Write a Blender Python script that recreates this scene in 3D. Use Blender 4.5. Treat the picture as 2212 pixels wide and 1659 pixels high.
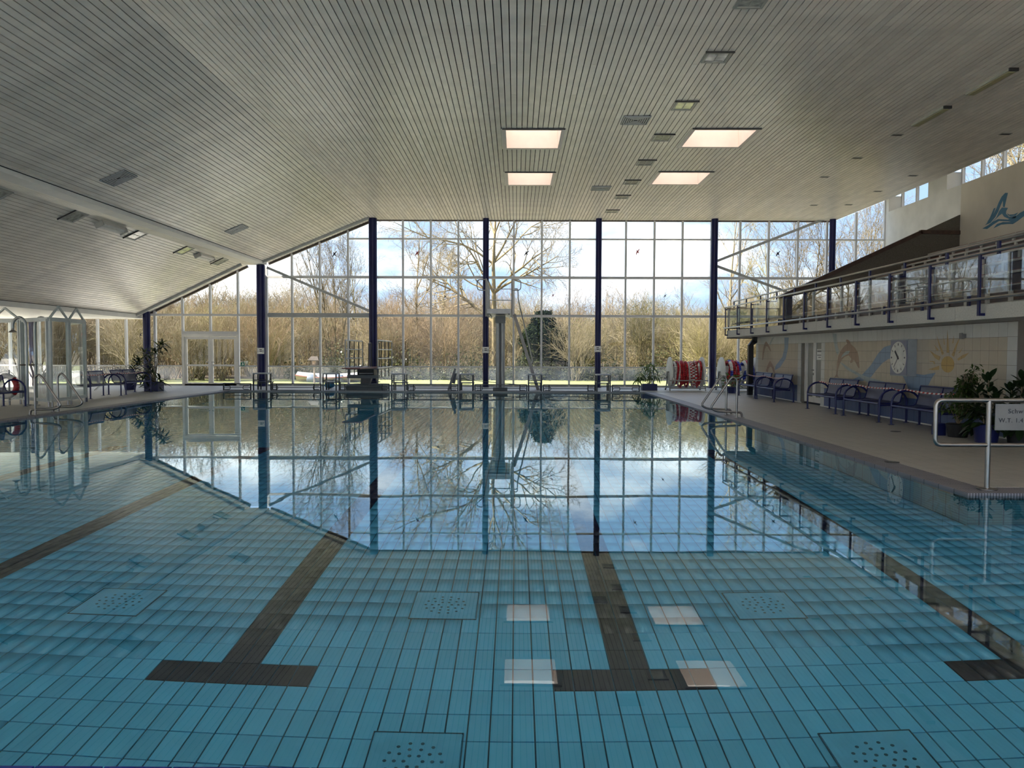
import bpy, bmesh, math, random
import numpy as np
from mathutils import Vector, Matrix
from mathutils.geometry import tessellate_polygon

for o in list(bpy.data.objects):
    bpy.data.objects.remove(o)
SC = bpy.context.scene
COL = SC.collection
rnd = random.Random(7)
nrs = np.random.RandomState(7)

# ------------------------------------------------------------------ camera
W, H = 2212, 1659
F, PIT, YAW, ROL, CZ = 1662.0, .0414, -.0054, .0035, 1.4514
def _axes():
    cp, sp, cy, sy = math.cos(PIT), math.sin(PIT), math.cos(YAW), math.sin(YAW)
    fw = Vector((sy*cp, cy*cp, -sp)); ri = Vector((cy, -sy, 0)); up = ri.cross(fw)
    cr, sr = math.cos(ROL), math.sin(ROL)
    return cr*ri+sr*up, cr*up-sr*ri, fw
RI, UP, FW = _axes()
cam = bpy.data.cameras.new('camera')
cam.sensor_width = 36.0; cam.lens = 36.0*F/W; cam.clip_end = 600; cam.clip_start = .05
camo = bpy.data.objects.new('camera', cam); COL.objects.link(camo)
camo.matrix_world = Matrix(((RI.x, UP.x, -FW.x, 0), (RI.y, UP.y, -FW.y, 0), (RI.z, UP.z, -FW.z, CZ), (0, 0, 0, 1)))
SC.camera = camo
def at(px, py, X=None, Y=None, Z=None):
    """world point on the plane X=, Y= or Z= seen at a pixel of the photograph"""
    d = FW+RI*((px-W/2)/F)-UP*((py-H/2)/F); o = Vector((0, 0, CZ))
    t = (X-o.x)/d.x if X is not None else (Y-o.y)/d.y if Y is not None else (Z-o.z)/d.z
    return o+d*t

# ------------------------------------------------------------------ world, sun, exposure
SKY_STRENGTH = 1.7
wd = bpy.data.worlds.new('world'); SC.world = wd; wd.use_nodes = True
nt = wd.node_tree; nt.nodes.clear()
def wn(t, **k):
    n = nt.nodes.new(t)
    for a, v in k.items(): setattr(n, a, v)
    return n
out = wn('ShaderNodeOutputWorld'); bg = wn('ShaderNodeBackground'); tc = wn('ShaderNodeTexCoord')
mp = wn('ShaderNodeMapping'); mp.inputs['Scale'].default_value = (1, 1, 2.6); mp.inputs['Location'].default_value = (.35, 0, .2)
nz = wn('ShaderNodeTexNoise'); nz.inputs['Scale'].default_value = 3.4; nz.inputs['Detail'].default_value = 9; nz.inputs['Roughness'].default_value = .56
cr = wn('ShaderNodeValToRGB'); cr.color_ramp.elements[0].position = .47; cr.color_ramp.elements[1].position = .66
sx = wn('ShaderNodeSeparateXYZ')
gr = wn('ShaderNodeValToRGB'); gr.color_ramp.elements[0].position = .0; gr.color_ramp.elements[1].position = .6
gr.color_ramp.elements[0].color = (.21, .29, .41, 1); gr.color_ramp.elements[1].color = (.17, .30, .55, 1)
n2 = wn('ShaderNodeTexNoise'); n2.inputs['Scale'].default_value = 7; n2.inputs['Detail'].default_value = 6
c2 = wn('ShaderNodeValToRGB'); c2.color_ramp.elements[0].position = .32; c2.color_ramp.elements[1].position = .72
c2.color_ramp.elements[0].color = (.31, .325, .35, 1); c2.color_ramp.elements[1].color = (1.05, 1.05, 1.05, 1)
mx = wn('ShaderNodeMixRGB')
L = nt.links.new
L(tc.outputs['Generated'], mp.inputs['Vector']); L(mp.outputs['Vector'], nz.inputs['Vector']); L(mp.outputs['Vector'], n2.inputs['Vector'])
L(nz.outputs['Fac'], cr.inputs['Fac']); L(tc.outputs['Generated'], sx.inputs[0]); L(sx.outputs['Z'], gr.inputs['Fac']); L(n2.outputs['Fac'], c2.inputs['Fac'])
L(cr.outputs['Color'], mx.inputs['Fac']); L(gr.outputs['Color'], mx.inputs['Color1']); L(c2.outputs['Color'], mx.inputs['Color2'])
L(mx.outputs['Color'], bg.inputs['Color']); bg.inputs['Strength'].default_value = SKY_STRENGTH
L(bg.outputs[0], out.inputs['Surface'])
sun = bpy.data.lights.new('sun', 'SUN'); sun.energy = 13.0; sun.angle = .02; sun.color = (1, .93, .82)
suno = bpy.data.objects.new('sun', sun); COL.objects.link(suno)
suno.rotation_euler = Vector((.70, .10, -.70)).to_track_quat('-Z', 'Y').to_euler()
SC.view_settings.view_transform = 'Standard'; SC.view_settings.look = 'None'
SC.view_settings.exposure = 1.6; SC.view_settings.gamma = 1.0; SC.view_settings.use_curve_mapping = False
SC.cycles.use_light_tree = False; SC.cycles.use_adaptive_sampling = True; SC.cycles.adaptive_threshold = .04
SC.cycles.max_bounces = 10; SC.cycles.diffuse_bounces = 5; SC.cycles.transparent_max_bounces = 14
SC.cycles.transmission_bounces = 6; SC.cycles.glossy_bounces = 4

# ------------------------------------------------------------------ materials
MATS = {}
def mat(name, col, rough=.5, metal=0., var=.06, scale=6., col2=None, bump=0., spec=.5, coat=0., trans=0.):
    if name in MATS: return MATS[name]
    m = bpy.data.materials.new(name); m.use_nodes = True; t = m.node_tree; b = t.nodes['Principled BSDF']
    b.inputs['Roughness'].default_value = rough; b.inputs['Metallic'].default_value = metal
    b.inputs['Specular IOR Level'].default_value = spec; b.inputs['Coat Weight'].default_value = coat
    if trans: b.inputs['Transmission Weight'].default_value = trans
    c = t.nodes.new('ShaderNodeTexCoord'); n = t.nodes.new('ShaderNodeTexNoise'); n.inputs['Scale'].default_value = scale; n.inputs['Detail'].default_value = 4
    r = t.nodes.new('ShaderNodeValToRGB'); r.color_ramp.elements[0].position = .3; r.color_ramp.elements[1].position = .7
    a = col2 if col2 else tuple(max(0, x*(1-var*1.5)) for x in col); d = tuple(min(1, x*(1+var)) for x in col)
    r.color_ramp.elements[0].color = (*a, 1); r.color_ramp.elements[1].color = (*d, 1)
    t.links.new(c.outputs['Object'], n.inputs['Vector']); t.links.new(n.outputs['Fac'], r.inputs['Fac']); t.links.new(r.outputs['Color'], b.inputs['Base Color'])
    if bump:
        u = t.nodes.new('ShaderNodeBump'); u.inputs['Strength'].default_value = bump; u.inputs['Distance'].default_value = .01
        t.links.new(n.outputs['Fac'], u.inputs['Height']); t.links.new(u.outputs['Normal'], b.inputs['Normal'])
    MATS[name] = m; return m
def add_objvar(m, amt=.12):
    """small brightness change from object to object (boards, tiles)"""
    t = m.node_tree; b = t.nodes['Principled BSDF']; src = b.inputs['Base Color'].links[0].from_socket
    oi = t.nodes.new('ShaderNodeObjectInfo'); mr = t.nodes.new('ShaderNodeMapRange'); mr.inputs['To Min'].default_value = 1-amt; mr.inputs['To Max'].default_value = 1+amt*.6
    hs = t.nodes.new('ShaderNodeHueSaturation'); t.links.new(oi.outputs['Random'], mr.inputs['Value']); t.links.new(mr.outputs[0], hs.inputs['Value'])
    t.links.new(src, hs.inputs['Color']); t.links.new(hs.outputs[0], b.inputs['Base Color']); return m
def brickmat(name, c1, c2, mortar, bw, rh, ms=.012, rough=.5, offset=0., axes='XY', var=.3, spec=.5):
    m = bpy.data.materials.new(name); m.use_nodes = True; t = m.node_tree; b = t.nodes['Principled BSDF']; b.inputs['Roughness'].default_value = rough
    b.inputs['Specular IOR Level'].default_value = spec
    c = t.nodes.new('ShaderNodeTexCoord'); s = t.nodes.new('ShaderNodeSeparateXYZ'); k = t.nodes.new('ShaderNodeCombineXYZ')
    t.links.new(c.outputs['Object'], s.inputs[0]); t.links.new(s.outputs[axes[0]], k.inputs['X']); t.links.new(s.outputs[axes[1]], k.inputs['Y'])
    br = t.nodes.new('ShaderNodeTexBrick'); br.offset = offset; br.inputs['Scale'].default_value = 1; br.inputs['Mortar Size'].default_value = ms
    br.inputs['Brick Width'].default_value = bw; br.inputs['Row Height'].default_value = rh; br.inputs['Bias'].default_value = 0
    br.inputs['Color1'].default_value = (*c1, 1); br.inputs['Color2'].default_value = (*c2, 1); br.inputs['Mortar'].default_value = (*mortar, 1)
    n = t.nodes.new('ShaderNodeTexNoise'); n.inputs['Scale'].default_value = 1.3; n.inputs['Detail'].default_value = 5
    mr = t.nodes.new('ShaderNodeMapRange'); mr.inputs['To Min'].default_value = 1-var; mr.inputs['To Max'].default_value = 1+var*.5
    hs = t.nodes.new('ShaderNodeHueSaturation'); t.links.new(c.outputs['Object'], n.inputs['Vector']); t.links.new(n.outputs['Fac'], mr.inputs['Value'])
    t.links.new(k.outputs[0], br.inputs['Vector']); t.links.new(br.outputs['Color'], hs.inputs['Color']); t.links.new(mr.outputs[0], hs.inputs['Value'])
    t.links.new(hs.outputs[0], b.inputs['Base Color'])
    u = t.nodes.new('ShaderNodeBump'); u.inputs['Strength'].default_value = .3; u.inputs['Distance'].default_value = .004; u.invert = True
    t.links.new(br.outputs['Fac'], u.inputs['Height']); t.links.new(u.outputs['Normal'], b.inputs['Normal'])
    MATS[name] = m; return m
def panemat(name, tint, haze=0., ior=1.5, refl=1.0):
    """thin window glass: clear, mirror-like by Fresnel, optional misty film"""
    m = bpy.data.materials.new(name); m.use_nodes = True; t = m.node_tree; t.nodes.clear()
    o = t.nodes.new('ShaderNodeOutputMaterial'); tr = t.nodes.new('ShaderNodeBsdfTransparent'); tr.inputs['Color'].default_value = (*tint, 1)
    g = t.nodes.new('ShaderNodeBsdfGlossy'); g.inputs['Roughness'].default_value = 0.0; g.inputs['Color'].default_value = (refl, refl, refl, 1)
    fr = t.nodes.new('ShaderNodeFresnel')
    ge = t.nodes.new('ShaderNodeNewGeometry'); io = t.nodes.new('ShaderNodeMapRange'); io.inputs['To Min'].default_value = ior; io.inputs['To Max'].default_value = 1/ior   # thin sheet: same Fresnel from both sides
    t.links.new(ge.outputs['Backfacing'], io.inputs['Value']); t.links.new(io.outputs[0], fr.inputs['IOR'])
    mxs = t.nodes.new('ShaderNodeMixShader'); base = tr
    if haze:
        df = t.nodes.new('ShaderNodeBsdfTranslucent'); df.inputs['Color'].default_value = (.85, .88, .85, 1)
        cn = t.nodes.new('ShaderNodeTexCoord'); nn = t.nodes.new('ShaderNodeTexNoise'); nn.inputs['Scale'].default_value = 1.4; nn.inputs['Detail'].default_value = 3
        mrr = t.nodes.new('ShaderNodeMapRange'); mrr.inputs['From Min'].default_value = .3; mrr.inputs['From Max'].default_value = .7; mrr.inputs['To Min'].default_value = haze*.3; mrr.inputs['To Max'].default_value = haze*1.5
        m2 = t.nodes.new('ShaderNodeMixShader'); t.links.new(cn.outputs['Object'], nn.inputs['Vector']); t.links.new(nn.outputs['Fac'], mrr.inputs['Value']); t.links.new(mrr.outputs[0], m2.inputs[0])
        t.links.new(tr.outputs[0], m2.inputs[1]); t.links.new(df.outputs[0], m2.inputs[2]); base = m2
    t.links.new(fr.outputs[0], mxs.inputs[0]); t.links.new(base.outputs[0], mxs.inputs[1]); t.links.new(g.outputs[0], mxs.inputs[2]); t.links.new(mxs.outputs[0], o.inputs['Surface'])
    MATS[name] = m; return m

BOARD = add_objvar(mat('painted_board', (.86, .80, .71), .30, var=.09, scale=1.6, spec=.75), .10)
BOARD2 = add_objvar(mat('painted_board_pale', (.82, .78, .68), .34, var=.07, scale=1.6), .07)
VOID = mat('dark_void', (.012, .012, .014), .9)
WHITE = mat('white_paint', (.74, .73, .69), .45, var=.04, scale=3)
TRIMG = mat('grey_trim', (.50, .49, .46), .5)
MULL = mat('aluminium_mullion', (.62, .62, .61), .4, var=.04, scale=3)
BEAM = mat('grey_steel_beam', (.40, .41, .39), .45)
BLUE = mat('navy_gloss_paint', (.005, .007, .06), .35, var=.15, scale=4, spec=.25)
BENCHB = mat('navy_bench_steel', (.009, .013, .10), .35, var=.12, spec=.35)
STEEL = mat('brushed_steel', (.30, .28, .26), .32, 1.0, var=.08)
DSTEEL = mat('dark_steel', (.030, .033, .036), .4, .2, var=.15)
GSTEEL = mat('grey_steel', (.33, .335, .325), .4, .35, var=.08)
BLACK = mat('black_paint', (.012, .012, .013), .45)
CONC = mat('washed_concrete', (.50, .50, .46), .8, var=.10, scale=40, bump=.3)
DCONC = mat('dark_pebble_concrete', (.105, .092, .072), .85, var=.35, scale=60, bump=.5)
PLASTER = mat('cream_plaster', (.60, .56, .48), .75, var=.05, scale=1.2)
WCONC = mat('pale_board_concrete', (.72, .72, .69), .75, var=.07, scale=1.5)
BROWN = mat('dark_brown_wood', (.055, .028, .018), .45, var=.25, scale=8)
RUST = mat('red_brown_wood', (.20, .055, .035), .45, var=.25, scale=8)
RED = mat('red_plastic', (.42, .012, .018), .4, var=.12, scale=12)
BLUEP = mat('blue_plastic', (.02, .05, .42), .4, var=.1, scale=12)
WHITEP = mat('white_plastic', (.72, .70, .66), .45, var=.06, scale=12)
CARD = mat('paper_white', (.80, .80, .76), .6, var=.02)
INK = mat('ink_dark', (.03, .03, .035), .6)
REDPAINT = mat('red_paint', (.22, .02, .02), .5)
GREENS = mat('exit_green', (.0, .19, .10), .4)
GLASS = panemat('window_glass', (.60, .61, .595), refl=.3)
CLEARG = panemat('clear_window_glass', (.96, .97, .96))
MISTY = panemat('misted_window_glass', (.60, .61, .595), .09, refl=.3)
SHOWERG = panemat('misted_shower_glass', (.86, .91, .89), .06)
BALG = panemat('balustrade_glass', (.86, .90, .88), 0, 1.9)
TILE_M = add_objvar(mat('pool_tile', (.15, .62, .95), .25, var=.03, scale=2.2), .09)
TILE_D = add_objvar(mat('pool_tile_dark', (.045, .040, .052), .3, var=.2, scale=5), .12)
GROUT = mat('pool_grout', (.03, .12, .20), .8)
COPE = add_objvar(mat('navy_edge_tile', (.012, .028, .22), .25, var=.1), .12)
WT_BEIGE = add_objvar(mat('beige_wall_tile', (.50, .44, .34), .28, var=.04, scale=3), .05)
WT_WHITE = add_objvar(mat('white_wall_tile', (.58, .59, .56), .28, var=.04, scale=3), .05)
WT_BLUE = add_objvar(mat('blue_wall_tile', (.055, .10, .25), .28, var=.08, scale=3), .08)
WGROUT = mat('wall_grout', (.22, .205, .175), .9)

def watermat():
    m = bpy.data.materials.new('pool_water'); m.use_nodes = True; t = m.node_tree; t.nodes.clear()
    o = t.nodes.new('ShaderNodeOutputMaterial'); g = t.nodes.new('ShaderNodeBsdfGlass'); g.inputs['IOR'].default_value = 1.333; g.inputs['Roughness'].default_value = 0
    g.inputs['Color'].default_value = (.88, .985, 1, 1)
    c = t.nodes.new('ShaderNodeTexCoord'); n = t.nodes.new('ShaderNodeTexNoise'); n.inputs['Scale'].default_value = 1.1; n.inputs['Detail'].default_value = 1.5; n.inputs['Roughness'].default_value = .35
    u = t.nodes.new('ShaderNodeBump'); u.inputs['Strength'].default_value = .55; u.inputs['Distance'].default_value = .0018
    t.links.new(c.outputs['Object'], n.inputs['Vector']); t.links.new(n.outputs['Fac'], u.inputs['Height']); t.links.new(u.outputs['Normal'], g.inputs['Normal']); t.links.new(g.outputs[0], o.inputs['Surface'])
    return m
WATER = watermat()
DECK = brickmat('deck_tiles', (.45, .43, .385), (.41, .395, .355), (.31, .30, .27), .245, .12, .006, .42, .0, var=.12)
GUTTER = brickmat('gutter_grate', (.27, .26, .29), (.24, .235, .26), (.08, .08, .09), .03, .30, .006, .5, .0, var=.15)
POOLW = brickmat('pool_wall_tiles', (.14, .42, .51), (.125, .39, .48), (.03, .12, .20), .25, .125, .008, .3, 0., 'XZ', var=.08)
POOLW2 = brickmat('pool_side_tiles', (.14, .42, .51), (.125, .39, .48), (.03, .12, .20), .25, .125, .008, .3, 0., 'YZ', var=.08)

# ------------------------------------------------------------------ mesh helpers
class MB:
    def __init__(s): s.v = []; s.f = []; s.m = []
    def add(s, vs, fs, mi=0):
        b = len(s.v); s.v += [tuple(x) for x in vs]; s.f += [tuple(i+b for i in f) for f in fs]; s.m += [mi]*len(fs); return s
    def box(s, x0, x1, y0, y1, z0, z1, mi=0):
        return s.add([(x0,y0,z0),(x1,y0,z0),(x1,y1,z0),(x0,y1,z0),(x0,y0,z1),(x1,y0,z1),(x1,y1,z1),(x0,y1,z1)],
            [(0,3,2,1),(4,5,6,7),(0,1,5,4),(1,2,6,5),(2,3,7,6),(3,0,4,7)], mi)
    def bar(s, a, b, w, h, up=(0,0,1), mi=0):
        a = Vector(a); b = Vector(b); d = (b-a).normalized(); u = Vector(up); r = d.cross(u)
        if r.length < 1e-5: r = d.cross(Vector((1,0,0)))
        r.normalize(); u = r.cross(d).normalized(); vs = []
        for p in (a, b):
            for i, j in ((-1,-1),(1,-1),(1,1),(-1,1)): vs.append(p+r*(w/2*i)+u*(h/2*j))
        return s.add(vs, [(0,1,2,3),(7,6,5,4),(0,4,5,1),(1,5,6,2),(2,6,7,3),(3,7,4,0)], mi)
    def tube(s, pts, r, n=8, closed=False, mi=0, radii=None):
        P = [Vector(p) for p in pts]; k = len(P); rings = []
        ref = None
        for i in range(k):
            a = P[i-1] if (i > 0 or closed) else P[i]; b = P[(i+1) % k] if (i < k-1 or closed) else P[i]
            d = (b-a).normalized()
            if ref is None:
                ref = Vector((0,0,1)) if abs(d.z) < .9 else Vector((1,0,0))
            u = (ref-d*ref.dot(d))
            if u.length < 1e-4: u = d.orthogonal()
            u.normalize(); ref = u; w = d.cross(u); rr = radii[i] if radii else r
            rings.append([P[i]+(u*math.cos(2*math.pi*j/n)+w*math.sin(2*math.pi*j/n))*rr for j in range(n)])
        vs = [v for R_ in rings for v in R_]; fs = []
        for i in range(k if closed else k-1):
            i2 = (i+1) % k
            for j in range(n): fs.append((i*n+j, i*n+(j+1) % n, i2*n+(j+1) % n, i2*n+j))
        if not closed: fs += [tuple(range(n-1, -1, -1)), tuple((k-1)*n+j for j in range(n))]
        return s.add(vs, fs, mi)
    def lathe(s, c, prof, n=20, axis='Z', mi=0):
        c = Vector(c); vs = []; fs = []; k = len(prof)
        for r, h in prof:
            for j in range(n):
                a = 2*math.pi*j/n; x, y = r*math.cos(a), r*math.sin(a)
                vs.append(c+(Vector((x,y,h)) if axis == 'Z' else Vector((h,x,y)) if axis == 'X' else Vector((x,h,y))))
        for i in range(k-1):
            for j in range(n): fs.append((i*n+j, i*n+(j+1) % n, (i+1)*n+(j+1) % n, (i+1)*n+j))
        fs += [tuple(range(n-1, -1, -1)), tuple((k-1)*n+j for j in range(n))]
        return s.add(vs, fs, mi)
    def prism(s, pts, off, mi=0):
        """polygon (3-D points, may be concave) extruded by off"""
        P = [Vector(p) for p in pts]; off = Vector(off); k = len(P)
        tri = tessellate_polygon([P])
        vs = P+[p+off for p in P]; fs = [tuple(t) for t in tri]+[tuple(i+k for i in reversed(t)) for t in tri]
        fs += [(i, (i+1) % k, (i+1) % k+k, i+k) for i in range(k)]
        return s.add(vs, fs, mi)
def mesh(name, mb, mats, smooth=False):
    me = bpy.data.meshes.new(name); me.from_pydata(mb.v, [], mb.f); mats = mats if isinstance(mats, (list, tuple)) else [mats]
    for m in mats: me.materials.append(m)
    if len(mats) > 1: me.polygons.foreach_set('material_index', mb.m)
    bm = bmesh.new(); bm.from_mesh(me); bmesh.ops.recalc_face_normals(bm, faces=bm.faces); bm.to_mesh(me); bm.free()
    if smooth:
        me.polygons.foreach_set('use_smooth', [True]*len(me.polygons))
        try: me.set_sharp_from_angle(angle=.7)
        except Exception: pass
    return me
ORG = {}
def link(name, me, parent=None, loc=(0,0,0), rot=None):
    o = bpy.data.objects.new(name, me); COL.objects.link(o); o.location = loc
    if rot: o.rotation_euler = rot
    if parent: o.parent = parent
    return o
def thing(name, label, cat, loc=(0,0,0), group=None):
    o = bpy.data.objects.new(name, None); COL.objects.link(o); o.location = loc; o.empty_display_size = .1
    tag(o, label, cat, group); ORG[o] = Vector(loc); return o
def tag(o, label=None, cat=None, group=None, kind=None):
    if label: o['label'] = label
    if cat: o['category'] = cat
    if group: o['group'] = group
    if kind: o['kind'] = kind
    return o
def part(parent, name, mb, mats, smooth=False, label=None):
    """mesh given in world coordinates, made a child of parent"""
    g = ORG.get(parent, Vector((0,0,0)))
    if g.length:
        mb.v = [(x-g.x, y-g.y, z-g.z) for x, y, z in mb.v]
    o = link(name, mesh(name, mb, mats, smooth), parent); ORG[o] = g
    if label: o['label'] = label
    return o
def solid(name, mb, mats, label, cat, group=None, smooth=False, base=None):
    """single-mesh thing, origin at its base"""
    V = np.array(mb.v); g = Vector(base) if base else Vector(((V[:,0].min()+V[:,0].max())/2, (V[:,1].min()+V[:,1].max())/2, V[:,2].min()))
    mb.v = [(x-g.x, y-g.y, z-g.z) for x, y, z in mb.v]
    o = link(name, mesh(name, mb, mats, smooth), None, g); ORG[o] = g; return tag(o, label, cat, group)
def struct(name, mb, mats, parent=None, smooth=False, label=None):
    o = link(name, mesh(name, mb, mats, smooth), parent); ORG[o] = Vector((0,0,0))
    if not parent: o['kind'] = 'structure'
    if label: o['label'] = label
    return o
def copy_tree(o, loc, label=None, parent=None, dz=0):
    c = o.copy(); COL.objects.link(c); c.parent = parent
    if parent is None:
        c.location = loc
        if label: c['label'] = label
    for ch in o.children: copy_tree(ch, None, None, c)
    return c
def bigmesh(name, V, Q, mats, midx=None):
    me = bpy.data.meshes.new(name); V = np.asarray(V, np.float32); Q = np.asarray(Q, np.int32); k = Q.shape[1]
    me.vertices.add(len(V)); me.vertices.foreach_set('co', V.ravel()); me.loops.add(Q.size); me.loops.foreach_set('vertex_index', Q.ravel())
    me.polygons.add(len(Q)); me.polygons.foreach_set('loop_start', np.arange(0, Q.size, k, dtype=np.int32)); me.polygons.foreach_set('loop_total', np.full(len(Q), k, np.int32))
    for m in (mats if isinstance(mats, (list, tuple)) else [mats]): me.materials.append(m)
    if midx is not None: me.polygons.foreach_set('material_index', np.asarray(midx, np.int32))
    me.update(calc_edges=True); me.validate(); return me
def arc(c, r, a0, a1, n=8, plane='XZ'):
    out = []
    for i in range(n+1):
        a = a0+(a1-a0)*i/n; u, v = r*math.cos(a), r*math.sin(a)
        out.append(Vector(c)+(Vector((u,0,v)) if plane == 'XZ' else Vector((0,u,v)) if plane == 'YZ' else Vector((u,v,0))))
    return out
def fillet(pts, r, n=5):
    """round the corners of a polyline"""
    P = [Vector(p) for p in pts]; o = [P[0]]
    for i in range(1, len(P)-1):
        a, b, c = P[i-1], P[i], P[i+1]; d1 = (a-b); d2 = (c-b); t = min(r, d1.length*.45, d2.length*.45); p0 = b+d1.normalized()*t; p1 = b+d2.normalized()*t
        for k in range(n+1):
            s = k/n; o.append(p0*(1-s)**2+b*2*s*(1-s)+p1*s*s)
    return o+[P[-1]]

# ------------------------------------------------------------------ dimensions (metres, water level z = 0)
ZD = .03                       # deck
XL, XR, YN, YF, DEP = -10.37, 4.63, 2.61, 27.65, 1.455
XE, YE = 12.5, 7.85            # wider near part of the pool on the right
YW = 31.6; ZC = 6.82           # glass wall, flat ceiling
YB = -9.0                      # rear wall
LX = -22.5                     # left wall
XT = 8.19                      # tiled wall under the stand
XB = 7.2                       # balcony front
XS = 14.95                     # side wall behind the stand
FOLD_L, BM0, BM1, SOF, FOLD_R = -5.9, -10.15, -11.0, -15.25, 12.9
def zroof(x):
    if x >= FOLD_R: return ZC+.41*(x-FOLD_R)
    if x >= FOLD_L: return ZC
    if x >= BM0: return ZC-(FOLD_L-x)*(ZC-5.06)/(FOLD_L-BM0)
    if x >= BM1: return 4.96
    if x >= SOF: return 4.96-(BM1-x)*(4.96-2.92)/(BM1-SOF)
    return 2.76

# ================================================================== SETTING
# ---- deck floor (plates around the pool)
m = MB()
m.box(LX, XL-.32, YB, YW+.1, -.25, ZD); m.box(XL-.32, XT+8, YF+.12, YW+.1, -.25, ZD); m.box(XR+.34, XT+8, YE+.34, YF+.12, -.25, ZD); m.box(XL-.32, XT+8, YB, YN-.30, -.25, ZD); m.box(XE, XT+8, YN-.30, YE+.34, -.25, ZD)
struct('floor', m, DECK)
# overflow gutter strips
for i, b in enumerate(((XL-.32, XL, YN, YF, 'left'), (XR, XR+.34, YE, YF, 'right'), (XR+.34, XE, YE, YE+.34, 'corner'))):
    m = MB().box(b[0], b[1], b[2], b[3], -.25, ZD-.004); struct('trim_%d' % (i+1), m, GUTTER, label='grey overflow gutter along the pool edge')
m = MB().box(XL-.32, XE, YF, YF+.12, -4.1, ZD+.01); struct('trim_4', m, mat('far_edge_stone', (.30, .31, .31), .5))
# ---- pool basin
def zfl(y): return -DEP-min(2.3, max(0, y-13.1)*.26)
PROF = [(YN-.3, -DEP), (13.1, -DEP), (21.95, -DEP-2.3), (YF+.1, -DEP-2.3)]
m = MB(); vs = [(x, y, z+e) for y, z in PROF for x, e in ((XL-.3, -.014), (XE+.3, -.014), (XE+.3, -.3), (XL-.3, -.3))]
m.add(vs, [(4*i+k, 4*i+(k+1) % 4, 4*i+4+(k+1) % 4, 4*i+4+k) for i in range(3) for k in range(4)]+[(0,1,2,3), (12,13,14,15)])
basin = struct('pool_basin', m, GROUT)
m = MB(); m.box(XL-.1, XL, YN, YF, -DEP-2.5, -.26); struct('pool_side', m, POOLW2, basin)
m = MB(); m.box(XR, XR+.1, YE, YF, -DEP-2.5, -.26); struct('pool_side', m, POOLW2, basin)
m = MB(); m.box(XL, XE, YN-.1, YN, -DEP-.1, -.30); struct('pool_side', m, POOLW, basin)
m = MB(); m.box(XR+.1, XE, YE, YE+.1, -DEP-2.5, -.26); struct('pool_side', m, POOLW, basin)
m = MB(); m.box(XE, XE+.1, YN, YE, -DEP-2.5, -.26); struct('pool_side', m, POOLW2, basin)
# water surface
m = MB(); m.add([(XL,YN,0),(XE,YN,0),(XE,YE,0),(XR,YE,0),(XR,YF,0),(XL,YF,0)], [(0,1,2,3,4,5)])
wo = struct('water', m, WATER); wo['kind'] = 'structure'
# near edge: navy tiles
m = MB().box(XL-.32, XE, YN-.30, YN, -.3, -.004); near = struct('trim_5', m, mat('edge_joint', (.45, .40, .33), .8))
cm = mesh('edge_tile', MB().box(-.116, .116, -.125, .0, 0, .012), COPE)
for k in range(62):
    x = -9.95+k*.24
    if x > XE: break
    link('edge_tile', cm, near, (x, YN+.003, -.006))
# ---- pool floor tiles: .125 x .25
LANES = [3.236-2.5*i for i in range(6)]; YT = 4.609
tw, tl, gp = .125, .25, .0045
X0 = LANES[1]-.125*round((LANES[1]-XL)/.125); nx = int((XE-X0)/tw); Y0 = YT-.25*8; ny = int((YF-Y0)/tl)
tiles = []
for j in range(ny):
    yc = Y0+(j+.5)*tl
    for i in range(nx):
        xc = X0+(i+.5)*tw
        if xc < XL or (xc > XR and yc > YE): continue
        dark = False
        for l in LANES:
            if (abs(xc-l) < .125 and YT < yc < 13.0) or (abs(xc-l) < .5 and YT < yc < YT+.25): dark = True
        tiles.append((xc, yc, dark))
def inframe(x, y):
    d = Vector((x*.8, y*.8, -CZ)); return abs(d.x/d.y) < .7 and y > 3.7
tiles.sort(key=lambda t: (0 if inframe(t[0], t[1]) else 1, t[0]**2+t[1]**2))
tm = MB().box(-tw/2+gp, tw/2-gp, -tl/2+gp, tl/2-gp, -.012, 0)
tA = mesh('tile', tm, TILE_M); tB = mesh('tile_dark', tm, TILE_D)
for x, y, d in tiles[:300]: link('tile', tB if d else tA, basin, (x, y, -DEP))
V = []; Q = []; MI = []
for n, (x, y, d) in enumerate(tiles[300:]):
    a, b, c, e = x-tw/2+gp, x+tw/2-gp, y-tl/2+gp, y+tl/2-gp; k = len(V)
    z1, z2 = zfl(c), zfl(e); V += [(a,c,z1-.012),(b,c,z1-.012),(b,e,z2-.012),(a,e,z2-.012),(a,c,z1),(b,c,z1),(b,e,z2),(a,e,z2)]
    Q += [(k+4,k+5,k+6,k+7),(k,k+1,k+5,k+4),(k+1,k+2,k+6,k+5),(k+2,k+3,k+7,k+6),(k+3,k,k+4,k+7)]; MI += [int(d)]*5
o = link('tile_field', bigmesh('tile_field', V, Q, [TILE_M, TILE_D], MI), basin); o['kind'] = 'stuff'
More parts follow.
